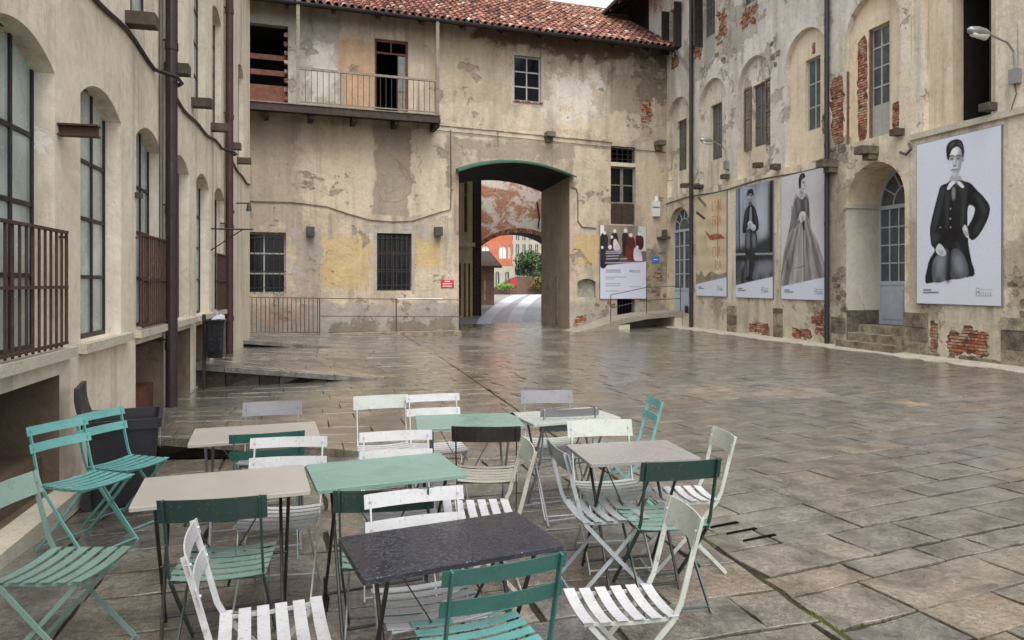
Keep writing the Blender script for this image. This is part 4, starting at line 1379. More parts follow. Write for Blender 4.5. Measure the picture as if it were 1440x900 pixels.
def fan_door(W, parent, u0, u1, z0, zs, d, cols, zsplit, rows):
    """glazed pair with a radial fanlight over a panelled foot"""
    t = 0.06
    c, r_ = (u0 + u1) / 2, (u1 - u0) / 2
    mb = MB()
    W.box(mb, u0, u0 + t, z0, zs, d, d + 0.06); W.box(mb, u1 - t, u1, z0, zs, d, d + 0.06)
    W.box(mb, u0, u1, zs, zs + 0.1, d - 0.01, d + 0.06)
    W.box(mb, c - 0.05, c + 0.05, z0, zs, d - 0.004, d + 0.06)
    W.box(mb, u0 + t, u1 - t, zsplit - 0.06, zsplit + 0.04, d + 0.002, d + 0.06)
    cu = [u0 + t + (u1 - u0 - 2 * t) * i / cols for i in range(cols + 1)]
    cz = [zsplit + 0.04 + (zs - zsplit - 0.04) * i / rows for i in range(rows + 1)]
    for q in cu[1:-1]: W.box(mb, q - 0.018, q + 0.018, zsplit, zs, d + 0.006, d + 0.05)
    for q in cz[1:-1]: W.box(mb, u0 + t, u1 - t, q - 0.018, q + 0.018, d + 0.009, d + 0.048)
    n = 20
    for (ra, rb, dd) in ((r_ - 0.07, r_ + 0.02, 0.0), (r_ * 0.5 - 0.02, r_ * 0.5 + 0.02, 0.008)):
        for i in range(n):
            a0, a1 = math.pi * i / n, math.pi * (i + 1) / n
            q = [(c + ra * math.cos(a0), zs + 0.1 + ra * math.sin(a0)), (c + rb * math.cos(a0), zs + 0.1 + rb * math.sin(a0)), (c + rb * math.cos(a1), zs + 0.1 + rb * math.sin(a1)), (c + ra * math.cos(a1), zs + 0.1 + ra * math.sin(a1))]
            W.slab(mb, q, d + dd, d + 0.05)
    for i in range(1, 6):
        a = math.pi * i / 6
        dv = (math.cos(a), math.sin(a)); nv = (-dv[1] * 0.018, dv[0] * 0.018)
        ra, rb = (r_ * 0.5, r_) if i % 2 else (0.0, r_)
        if i % 2 == 0: ra = r_ * 0.5
        q = [(c + dv[0] * ra + nv[0], zs + 0.1 + dv[1] * ra + nv[1]), (c + dv[0] * rb + nv[0], zs + 0.1 + dv[1] * rb + nv[1]), (c + dv[0] * rb - nv[0], zs + 0.1 + dv[1] * rb - nv[1]), (c + dv[0] * ra - nv[0], zs + 0.1 + dv[1] * ra - nv[1])]
        W.slab(mb, q, d + 0.004, d + 0.05)
    do = mb.build('door', M['blue_wood'], parent)
    for i in range(cols):
        for k in range(rows):
            W.bx('pane', M['glass_mid'], do, cu[i] + 0.002, cu[i + 1] - 0.002, cz[k] + 0.002, cz[k + 1] - 0.002, d + 0.026, d + 0.034)
    fl = MB(); W.slab(fl, [(c + r_ * math.cos(math.pi * i / n), zs + 0.1 + r_ * math.sin(math.pi * i / n)) for i in range(n + 1)], d + 0.028, d + 0.034); fl.build('fanlight', M['glass_mid'], do)
    for a, b in ((u0 + t, c - 0.05), (c + 0.05, u1 - t)):
        W.bx('panel', M['blue_wood'], do, a, b, z0, zsplit - 0.06, d + 0.02, d + 0.05)
        W.bx('panel', M['blue_wood'], do, a + 0.12, b - 0.12, z0 + 0.14, zsplit - 0.2, d + 0.006, d + 0.02)
    return do


fan_door(WR, right, 14.5, 16.54, 0.62, 3.74, 1.05, 6, 1.75, 4)
mb = MB(); WR.reveal(mb, [p for p in doorA if p[1] > 3.0], 0, 1.05, False); mb.build('arch_soffit', M['right_panel'], rwall)
mb = MB(); mb.add([WR.P(16.54, 1.0, 0), WR.P(16.54, 3.84, 0), WR.P(16.54, 3.84, 1.05), WR.P(16.54, 1.0, 1.05)], [(0, 1, 2, 3)])
mb.build('jamb', M['white_reveal'], rwall)
mb = MB(); mb.add([WR.P(14.5, 1.0, 0), WR.P(14.5, 3.84, 0), WR.P(14.5, 3.84, 1.05), WR.P(14.5, 1.0, 1.05)], [(0, 1, 2, 3)])
mb.build('jamb', M['white_reveal'], rwall)
WR.bx('impost', M['stone_pale'], rwall, 16.5, 16.56, 3.78, 3.88, -0.03, 1.0)
mb = MB()
for uu in (16.54, 14.5):
    mb.add([WR.P(uu, -0.2, 0), WR.P(uu, 1.0, 0), WR.P(uu, 1.0, 1.05), WR.P(uu, -0.2, 1.05)], [(0, 1, 2, 3)])
mb.add([WR.P(14.5, 0.62, 0.9), WR.P(16.54, 0.62, 0.9), WR.P(16.54, 0.62, 1.1), WR.P(14.5, 0.62, 1.1)], [(0, 1, 2, 3)])
mb.build('jamb_base', M['stone'], rwall)
steps = MB()
for i, (za, zb, da, db) in enumerate(((-0.2, 0.2, -0.32, 0.35), (0.0, 0.4, 0.02, 0.7), (0.2, 0.61, 0.36, 1.04))):
    m2 = MB(); WR.box(m2, 14.52 - (0.02 if i == 0 else 0), 16.52 + (0.05 if i == 0 else 0), za, zb, da, db, 0.35 + 0.2 * i); m2.build('door_step', M['stone'], right)
fan_door(WR, right, 25.29, 27.05, 0.5, 3.82, 0.22, 4, 1.5, 4)
mb = MB(); WR.reveal(mb, doorB, 0, 0.24); mb.build('jamb', M['patch_cream'], rwall)
# stone base blocks, proud of the plaster
rr = random.Random(77)
for (a, b, zt) in ((13.8, 14.5, 1.03), (10.6, 11.9, 1.03), (16.56, 17.1, 0.8), (21.95, 22.5, 0.95), (19.35, 19.8, 0.95), (25.0, 25.27, 0.7), (8.4, 9.2, 1.0)):
    z = -0.1
    while z < zt - 0.05:
        h_ = min(rr.uniform(0.3, 0.5), zt - z)
        if zt - (z + h_) < 0.12: h_ = zt - z
        cuts = [a, b] if (b - a) < 0.6 or rr.random() < 0.4 else [a, a + (b - a) * rr.uniform(0.35, 0.65), b]
        for i in range(len(cuts) - 1):
            WR.bx('base_stone', M['stone'], rwall, cuts[i] + 0.004, cuts[i + 1] - 0.004, z + 0.004, z + h_ - 0.004, -rr.uniform(0.03, 0.055), 0.01, rr.uniform(0.05, 1))
        z += h_
for (a, b, c, e, nst) in ((16.6, 17.0, 1.0, 2.2, 12), (16.62, 17.15, 5.2, 5.7, 8), (10.8, 11.7, 1.1, 2.4, 12), (13.4, 14.3, 0.0, 0.12, 8), (12.0, 13.2, 0.0, 0.1, 10), (22.7, 23.3, 9.6, 11.5, 10), (19.6, 20.0, 8.6, 9.5, 5)):
    for _ in range(nst):
        u, z = rr.uniform(a, b), rr.uniform(c, e)
        sw, sh = rr.uniform(0.07, 0.16), rr.uniform(0.04, 0.08)
        mb = MB(); WR.slab(mb, blob(u - sw, u + sw, z - sh, z + sh, rr.random(), 9, 0.2), -rr.uniform(0.012, 0.03), 0.003)
        mb.r = [rr.uniform(0.02, 1)] * len(mb.f)
        mb.build('wall_stone', M['stone'], rwall)
# string course, corbels, pipes
mb = MB()
for i in range(13):
    a = 14.3 - (i + 1) * 0.8
    WR.box(mb, a, a + 0.795, 5.17 + rr.uniform(-0.006, 0.006), 5.31 + rr.uniform(-0.006, 0.006), -rr.uniform(0.07, 0.085), 0.004)
mb.build('string_course', M['stone_pale'], rwall)
for u, z, L in ((15.35, 5.05, 0.5), (16.85, 4.95, 0.5)):
    mb = MB(); WR.box(mb, u, u + 0.3, z, z + 0.2, -L, 0.02); WR.box(mb, u + 0.03, u + 0.27, z - 0.14, z, -L * 0.55, 0.02); mb.build('corbel', M['stone'], rwall)
for u, z in ((12.0, 5.38), (14.5, 5.36), (20.4, 5.5), (22.4, 5.42), (25.4, 5.5), (24.3, 5.3), (19.45, 5.3)):
    WR.bx('beam_end', M['stone_dark'], rwall, u, u + 0.24, z, z + 0.16, -0.24, 0.02)
downpipe(right, XR - 0.1, 17.2, 0.02, RTZ, 0.066, M['pipe_black'], (1.1, 3.4, 5.6, 8.0, 10.4), 0.16)
downpipe(right, XR - 0.1, 25.0, 0.02, RTZ, 0.075, M['pipe_black'], (1.3, 3.4, 5.6, 8.0, 10.4), 0.16)
mb = MB(); mb.tube([WR.P(u, 5.08 + 0.04 * math.sin(u * 1.3), -0.025) for u in np.linspace(17.3, 28, 24)], 0.02, 6); mb.build('cable', M['cable'], right)
mb = MB(); mb.tube([WR.P(11.62, 5.95, -0.03), WR.P(11.55, 5.6, -0.03), WR.P(11.6, 5.3, -0.1)], 0.012, 6); mb.build('conduit', M['cable'], right); mb = MB(); mb.tube([WR.P(14.3, 5.1, -0.06), WR.P(14.2, 4.95, -0.1), WR.P(14.35, 4.85, -0.1), WR.P(14.6, 4.95, -0.04)], 0.035, 6); mb.build('conduit', M['cable'], right)
# roof overhang seen from below
mb = MB()
xa = XR - 1.45
mb.hexa([(xa, 3.5, 14.15), (XR + 5, 3.5, 16.8), (XR + 5, 38, 16.8), (xa, 38, 14.15), (xa, 3.5, 14.3), (XR + 5, 3.5, 17.0), (XR + 5, 38, 17.0), (xa, 38, 14.3)])
rroof = mb.build('roof', M['wood_dark'], right)
for i in range(34):
    y = 4 + i * 1.0
    MB().hexa([(xa + 0.05, y, 14.0), (XR + 0.3, y, 14.9), (XR + 0.3, y + 0.14, 14.9), (xa + 0.05, y + 0.14, 14.0), (xa + 0.05, y, 14.16), (XR + 0.3, y, 15.06), (XR + 0.3, y + 0.14, 15.06), (xa + 0.05, y + 0.14, 14.16)]).build('rafter', M['wood_dark'], rroof)
mb = MB(); mb.box((XR + 0.4, 29.05, 10), (XR + 6, 38, 16)); mb.build('rear_wing', M['wood_dark'], right)


def street_lamp(u, z, out, label):
    """arm lamp on a wall box"""
    mb = MB(); WR.box(mb, u - 0.09, u + 0.09, z - 0.2, z + 0.1, -0.14, 0.0)
    o = mb.build('wall_lamp', M['grey_metal'])
    mb = MB(); mb.tube([WR.P(u, z + 0.1, -0.07), WR.P(u, z + 0.45, -0.1), WR.P(u, z + 0.62, -0.25), WR.P(u, z + 0.75, -out + 0.4)], 0.022, 8); mb.build('arm', M['grey_metal'], o)
    mb = MB(); pts = [WR.P(u, z + 0.75 + 0.06 * t, -out + 0.4 - 0.55 * t) for t in (0, 0.25, 0.6, 0.9, 1.0)]
    mb.tube(pts, [0.04, 0.09, 0.1, 0.07, 0.025], 12); mb.build('lamp_head', M['grey_metal'], o, True)
    mb = MB(); mb.tube([WR.P(u, z + 0.70, -out + 0.3), WR.P(u, z + 0.73, -out - 0.05)], [0.08, 0.055], 10); mb.build('diffuser', M['lamp_glass'], o, True)
    return tag(o, label, 'lamp', 'arm lamps on the limewashed facade')


street_lamp(11.55, 6.0, 1.1, 'grey arm lamp on a wall box above the boy poster, beside the open doorway')
street_lamp(22.5, 5.95, 0.95, 'grey arm lamp on a wall box above the lettered beige poster')
mb = MB(); WR.box(mb, 24.2, 24.45, 5.32, 5.42, -0.35, 0.0); mb.tube([WR.P(24.33, 5.42, -0.2), WR.P(24.33, 5.5, -0.2)], [0.16, 0.08], 10)
tag(mb.build('spotlight', M['lamp_metal']), 'small dark spotlight on the facade over the lettered beige poster', 'lamp')

# ------------------------------------------------------------------ ramp to the blue fanlight door
M['stone_ramp'] = simple('worn ramp stone', lin(140, 132, 118), 0.8, var=0.2, scale=2, bump=0.4, dirt=lin(90, 82, 70), dirt_amt=0.7, obj=False)
ramp = tag(empty('entrance_ramp', WB.P(6.6, 0, -0.7)), 'stone ramp with thin handrail rising to the pale blue fanlight door', 'ramp')
O1, O2 = -1.4, -0.01
prof = [(4.2, -0.14), (5.0, 0.03), (6.0, 0.33), (7.27, 0.53), (8.85, 0.62)]
mb = MB()
for (a, za), (b, zb) in zip(prof, prof[1:]):
    ba, bb = (max(za - 0.2, -0.3), max(zb - 0.2, -0.3))
    if b < 6.1: ba = bb = -0.35
    mb.hexa([P(a, ba, O1), P(b, bb, O1), P(b, bb, O2), P(a, ba, O2), P(a, za, O1), P(b, zb, O1), P(b, zb, O2), P(a, za, O2)])
mb.build('ramp_slab', M['stone_ramp'], ramp)
WB.bx('support_block', M['stone_pale'], ramp, 8.5, 8.84, -0.3, 0.415, O1 + 0.03, O2)
WB.bx('support_block', M['stone_pale'], ramp, 5.98, 6.5, -0.3, 0.13, O1 + 0.03, O2)
mb = MB(); WB.box(mb, 8.86, TR - 0.01, -0.3, 0.55, O1 - 0.2, O2); mb.build('landing', M['kerb'], ramp)
posts = [(5.69, 0.22, 1.28), (7.25, 0.52, 1.57), (8.78, 0.6, 1.62)]
for u, z0, z1 in posts:
    mb = MB(); mb.tube([P(u, z0, O1 + 0.06), P(u, z1, O1 + 0.06)], 0.016, 6); mb.build('post', M['lamp_metal'], ramp)
for dz in (0.0, -0.5):
    mb = MB(); mb.tube([P(u, z1 + dz, O1 + 0.06) for u, z0, z1 in posts], 0.016, 6); mb.build('handrail', M['lamp_metal'], ramp)
bo = MB(); bo.tube([P(8.95, 0.5, O1 - 0.1), P(8.95, 0.8, O1 - 0.1)], 0.07, 10); bo.tube([P(8.95, 0.8, O1 - 0.1), P(8.95, 0.84, O1 - 0.1)], [0.07, 0.04], 10)
tag(bo.build('bollard', M['iron']), 'short black bollard at the end of the stone ramp', 'bollard')

# ------------------------------------------------------------------ beyond the passage
def hroad(x, y): return -0.2 + 0.9 * sm(31, 62, y) + 0.004 * max(0, y - 62)
mb = MB()
ys = [32.9, 36, 40, 45, 50, 55, 60, 66, 80, 110, 160]
vv = []
for y in ys: vv += [(-2 + 0.02 * y, y, hroad(0, y) - 0.02), (16 + 0.28 * y, y, hroad(0, y) - 0.02)]
mb.add(vv, [(2 * i, 2 * i + 1, 2 * i + 3, 2 * i + 2) for i in range(len(ys) - 1)])
M['road'] = simple('wet grey street', lin(136, 136, 138), 0.4, 0, 0.12, 2, 0.3, obj=False)
M['lane_stone'] = simple('pale granite wheel track', lin(196, 196, 200), 0.5, 0, 0.1, 3, 0.2, obj=False)
road = tag(mb.build('street', M['road']), kind='structure')
for (a, b, c, e) in ((6.6, 7.3, 15.3, 16.5), (8.15, 8.9, 16.9, 18.0)):
    for i in range(22):
        y0, y1 = 32.95 + i * 1.24, 32.95 + i * 1.24 + 1.2
        f = lambda y: ((y - 33) / 27.0) ** 1.15 if y > 33 else 0
        l0, r0, l1, r1 = a + (c - a) * f(y0), b + (e - b) * f(y0), a + (c - a) * f(y1), b + (e - b) * f(y1)
        m2 = MB(); m2.hexa([(l0, y0, hroad(0, y0) - 0.04), (r0, y0, hroad(0, y0) - 0.04), (r1, y1, hroad(0, y1) - 0.04), (l1, y1, hroad(0, y1) - 0.04),
                            (l0, y0, hroad(0, y0) + 0.012), (r0, y0, hroad(0, y0) + 0.012), (r1, y1, hroad(0, y1) + 0.012), (l1, y1, hroad(0, y1) + 0.012)])
        m2.build('track_stone', M['lane_stone'], road)
WY = lambda y0: Wall(lambda u, z, d: (u, y0 + d, z))
# beige wing beside the passage exit
W1 = WY(38.0)
wing = tag(empty('wing_building', (5, 39, 0)), 'beige wing with moulded ledge and slit openings just beyond the passage', 'building')
slits = [rect(6.62 + 0.25 * i, 6.74 + 0.25 * i, -0.1, 2.8) for i in range(3)] + [rect(6.9, 7.08, 4.5, 7.2)]
mb = MB(); W1.sheet(mb, rect(1.5, 7.36, -0.6, 9.2), slits)
for s in slits: W1.reveal(mb, s, 0, 0.2)
mb.add([(7.36, 38, -0.6), (7.36, 40.9, -0.6), (7.36, 40.9, 9.2), (7.36, 38, 9.2)], [(0, 1, 2, 3)])
mb.build('wall', M['patch_cream'], wing)
W1.bx('back_panel', M['patch_rust'], wing, 6.4, 7.3, -0.3, 7.4, 0.2, 0.24)
W1.bx('ledge', M['stone_pale'], wing, 1.5, 7.46, 3.72, 3.92, -0.25, 0.0)
# brick bridge over the lane
W2 = WY(41.0)
bridge = tag(empty('brick_archway', (10, 42, 0)), 'flaking red brick wall carried on a low arch across the lane', 'archway')
ab = arch(8.3, 13.4, -0.6, 3.75, 1.0, 16)
mb = MB(); W2.sheet(mb, rect(7.3, 14.6, -0.6, 9.6), [ab]); W2.sheet(mb, rect(7.3, 14.6, -0.6, 9.6), [ab], 2.2)
mb.add([(7.3, 41, 9.6), (14.6, 41, 9.6), (14.6, 43.2, 9.6), (7.3, 43.2, 9.6)], [(0, 1, 2, 3)])
mb.build('wall', M['brick_wall'], bridge)
mb = MB(); W2.reveal(mb, ab, 0, 2.2); mb.build('soffit', M['shade_dark'], bridge)  # arch underside coloured dark to stand in for its shade
n = 30
c, h_ = 10.85, 2.55
rad = (h_ * h_ + 1.0) / 2.0
for i in range(n):
    a0 = math.asin(h_ / rad)
    a1, a2 = -a0 + 2 * a0 * (i + 0.04) / n, -a0 + 2 * a0 * (i + 0.96) / n
    q = [(c + rr_ * math.sin(a), 4.75 - rad + rr_ * math.cos(a)) for a, rr_ in ((a1, rad + 0.005), (a2, rad + 0.005), (a2, rad + 0.26), (a1, rad + 0.26))]
    m2 = MB(); W2.slab(m2, q, -0.03, 0.02); m2.r = [random.uniform(0.1, 0.8)] * len(m2.f); m2.build('brick', M['brick'], bridge)
mb = MB(); mb.tube([(11.9, 40.9, 5.0), (12.0, 40.9, 5.6), (11.85, 40.9, 6.6)], 0.05, 6); mb.build('cable', M['iron'], bridge)
mb = MB(); W2.box(mb, 7.44, 8.0, -0.6, 8.0, -2.3, -0.02); tag(mb.build('dark_pier', M['wood_dark']), 'dark timber pier in front of the brick arch', 'pier')
# brown lean-to with a tiled roof
M['umber2'] = plaster('brown render', lin(138, 112, 92), lin(126, 100, 82), lin(148, 124, 104), lin(112, 92, 76), 0.66, 0.2, 0.25, 0.4, 27.0)
W3 = WY(47.0)
lean = tag(empty('lean_to', (9.5, 48, 0)), 'low brown lean-to with dark tiled roof beyond the brick arch', 'shed')
sl = [rect(9.95, 10.05, 0.6, 1.9), rect(10.25, 10.35, 0.6, 1.9)]
mb = MB(); W3.sheet(mb, rect(7.5, 10.6, -0.6, 3.2), sl)
for s in sl: W3.reveal(mb, s, 0, 0.15)
mb.add([(10.6, 47, -0.6), (10.6, 50, -0.6), (10.6, 50, 3.2), (10.6, 47, 3.2)], [(0, 1, 2, 3)]); mb.build('wall', M['umber2'], lean)
MB().hexa([(7.3, 46.4, 2.75), (11.0, 46.4, 2.75), (11.0, 50.2, 3.9), (7.3, 50.2, 3.9), (7.3, 46.4, 2.9), (11.0, 46.4, 2.9), (11.0, 50.2, 4.05), (7.3, 50.2, 4.05)], 0.05).build('roof', M['wood_dark'], lean)


def block(name, label, x0, x1, y, z0, z1, mat, wins_, dep=6, roofmat=None, shape='arch', gm=None):
    W_ = WY(y)
    o = tag(empty(name, ((x0 + x1) / 2, y + dep / 2, z0)), label, 'building')
    hs_ = [arch(u, u + w2, za, za + hh - w2 / 2, w2 / 2, 8) if shape == 'arch' else rect(u, u + w2, za, za + hh) for u, za, w2, hh in wins_]
    mb = MB(); W_.sheet(mb, rect(x0, x1, z0, z1), hs_)
    for lp in hs_: W_.reveal(mb, lp, 0, 0.2)
    mb.add([(x1, y, z0), (x1, y + dep, z0), (x1, y + dep, z1), (x1, y, z1)], [(0, 1, 2, 3)])
    mb.add([(x0, y, z0), (x0, y + dep, z0), (x0, y + dep, z1), (x0, y, z1)], [(0, 1, 2, 3)])
    mb.build('wall', mat, o)
    for (u, za, w2, hh) in wins_:
        win = W_.bx('window', M['white_wood'], o, u + w2 / 2 - 0.05, u + w2 / 2 + 0.05, za, za + hh, 0.1, 0.18)
        W_.bx('pane', gm or M['glass_mid'], win, u, u + w2 / 2 - 0.05, za, za + hh, 0.14, 0.16); W_.bx('pane', gm or M['glass_mid'], win, u + w2 / 2 + 0.05, u + w2, za, za + hh, 0.14, 0.16)
    if roofmat: MB().hexa([(x0 - 0.5, y - 0.6, z1), (x1 + 0.5, y - 0.6, z1), (x1 + 0.5, y + dep, z1 + 2), (x0 - 0.5, y + dep, z1 + 2), (x0 - 0.5, y - 0.6, z1 + 0.15), (x1 + 0.5, y - 0.6, z1 + 0.15), (x1 + 0.5, y + dep, z1 + 2.15), (x0 - 0.5, y + dep, z1 + 2.15)], 0.3).build('roof', roofmat, o)
    return o


M['orange_render'] = plaster('orange render', lin(190, 112, 82), lin(180, 104, 76), lin(196, 124, 96), lin(190, 120, 92), 0.7, 0.15, 0.15, 0.3, 3.0)
M['cream_far'] = plaster('pale yellow render', lin(168, 162, 142), lin(160, 154, 134), lin(174, 170, 152), lin(150, 146, 128), 0.7, 0.15, 0.15, 0.3, 13.0)
block('apartment_building', 'orange rendered building with white arched windows seen through the archway', 12.5, 19.7, 78, -0.5, 11, M['orange_render'], [(16.2 + 1.95 * i - 1.95, 4.5, 0.85, 1.5) for i in range(3)] + [(19.2, 4.5, 0.3, 1.5)], 10, M['tile'], gm=M['lamp_glass'])
block('townhouse', 'white rendered low house with tall dark windows under the orange building', 14.5, 19.6, 76.5, -0.5, 3.6, M['cream_far'], [(17.4, 1.0, 0.45, 2.0), (18.5, 1.0, 0.45, 2.0)], 1.2)
block('mill_building', 'long pale yellow building with rows of windows behind the tree', 24, 44, 120, -0.5, 14, M['cream_far'], [(27.5 + 1.15 * i, z, 0.6, 1.9) for i in range(9) for z in (3.2, 6.6, 9.2)], 10, None, 'rect')
block('workshop_building', 'red brown building closing the lane to the right', 20.5, 30, 66.5, -0.5, 1.9, M['patch_rust'], [], 4)
W4 = WY(64.0)
mb = MB(); lp = [(11.5, -0.5), (22, -0.5), (22, 2.35), (16.6, 2.35), (15.9, 2.1), (14.2, 1.15), (11.5, 1.05)]
W4.slab(mb, lp, 0, 0.5); W4.sheet(mb, lp, [], 0.5)
M['umber'] = plaster('umber render', lin(104, 84, 68), lin(92, 74, 60), lin(116, 96, 78), lin(84, 70, 58), 0.62, 0.3, 0.4, 0.6, 17.0)
tag(mb.build('retaining_wall', M['umber']), 'sloping brown retaining wall at the end of the lane', 'wall')
mb = MB(); W4.box(mb, 16.0, 16.55, 1.45, 2.15, -0.08, 0.0); sg = mb.build('street_sign', M['red_sign'])
tag(sg, 'red sign fixed to the brown retaining wall down the lane', 'sign')


def leaves(name, mat, par, cx, cy, cz, rx_, ry_, rz_, n, ls, seed):
    rr = random.Random(seed)
    mb = MB()
    clumps = []
    for _ in range(26):
        a, b, k = rr.uniform(0, 6.28), rr.uniform(-0.9, 1), rr.uniform(0.45, 0.95)
        s = math.sqrt(1 - b * b)
        clumps.append((cx + rx_ * k * s * math.cos(a), cy + ry_ * k * s * math.sin(a), cz + rz_ * k * b, rr.uniform(0.25, 0.45)))
    for i in range(n):
        x, y, z, r_ = clumps[rr.randrange(len(clumps))]
        q = Vector((rr.gauss(0, 1), rr.gauss(0, 1), rr.gauss(0, 1))).normalized() * (r_ * rr.random() ** 0.4)
        c_ = Vector((x + q.x * rx_, y + q.y * ry_, z + q.z * rz_))
        a = Vector((rr.gauss(0, 1), rr.gauss(0, 1), rr.gauss(0, 1))).normalized() * ls
        b = a.cross(Vector((rr.gauss(0, 1), rr.gauss(0, 1), rr.gauss(0, 1)))).normalized() * ls * 0.6
        mb.add([c_ - a, c_ + b, c_ + a, c_ - b], [(0, 1, 2, 3)], rr.uniform(0.02, 1))
    return mb.build(name, mat, par)


def leafmat(name, a, b):
    t = NT(name)
    at = t.n('ShaderNodeAttribute', attribute_name='rnd')
    return t.out(t.ramp(at.outputs['Fac'], [(0.0, a), (1.0, b)]), 0.6, spec=0.3)


M['leaf'] = leafmat('tree leaf', lin(44, 62, 40), lin(96, 116, 78))
M['leaf_bright'] = leafmat('hedge leaf', lin(84, 120, 44), lin(150, 186, 84))
M['leaf_yellow'] = leafmat('climber leaf', lin(70, 66, 34), lin(136, 120, 62))
M['bark'] = simple('bark', lin(82, 70, 56), 0.9, 0, 0.3, 6, 0.6, obj=False)
tr = tag(empty('street_tree', (23.6, 84, 1.0)), 'rounded green tree in front of the pale yellow building', 'tree')
mb = MB(); mb.tube([(23.6, 84, 0.5), (23.65, 84, 2.2), (23.5, 84, 3.6)], [0.2, 0.15, 0.08], 8)
for a in range(5): mb.tube([(23.6, 84, 2.3 + 0.2 * a), (23.6 + 1.2 * math.cos(a * 1.3), 84 + 1.2 * math.sin(a * 1.3), 3.6 + 0.3 * a)], [0.08, 0.03], 6)
mb.build('trunk', M['bark'], tr)
leaves('crown', M['leaf'], tr, 23.6, 84, 3.8, 2.7, 2.2, 1.9, 5200, 0.15, 5)
for nm, lb, m_, (x, y, z), (a, b, c), s, n_ in (('hedge', 'bright green hedge at the foot of the white house down the lane', 'leaf_bright', (15.2, 63.2, 1.45), (0.8, 0.5, 0.3), 6, 1100),
                                            ('climbing_plant', 'yellowing creeper on the brown retaining wall down the lane', 'leaf_yellow', (18.6, 63.7, 1.6), (0.8, 0.3, 0.7), 7, 1200)):
    o = tag(empty(nm, (x, y, z - c)), lb, 'plant')
    mb = MB()
    for k in range(5): mb.tube([(x - a * 0.6 + k * a * 0.3, y, 0.6), (x - a * 0.5 + k * a * 0.28, y, z + c * 0.3)], [0.03, 0.015], 5)
    mb.build('stem', M['bark'], o)
    leaves('foliage', M[m_], o, x, y, z, a, b, c, n_, 0.08, s)

# ------------------------------------------------------------------ posters: prints drawn as small tone fields
def catmull(pts, n=5):
    out = []
    N = len(pts)
    for i in range(N):
        p0, p1, p2, p3 = [np.array(pts[(i + k - 1) % N], float) for k in range(4)]
        for k in range(n):
            t = k / n
            out.append(tuple(0.5 * (2 * p1 + (p2 - p0) * t + (2 * p0 - 5 * p1 + 4 * p2 - p3) * t * t + (3 * p1 - p0 - 3 * p2 + p3) * t ** 3)))
    return out


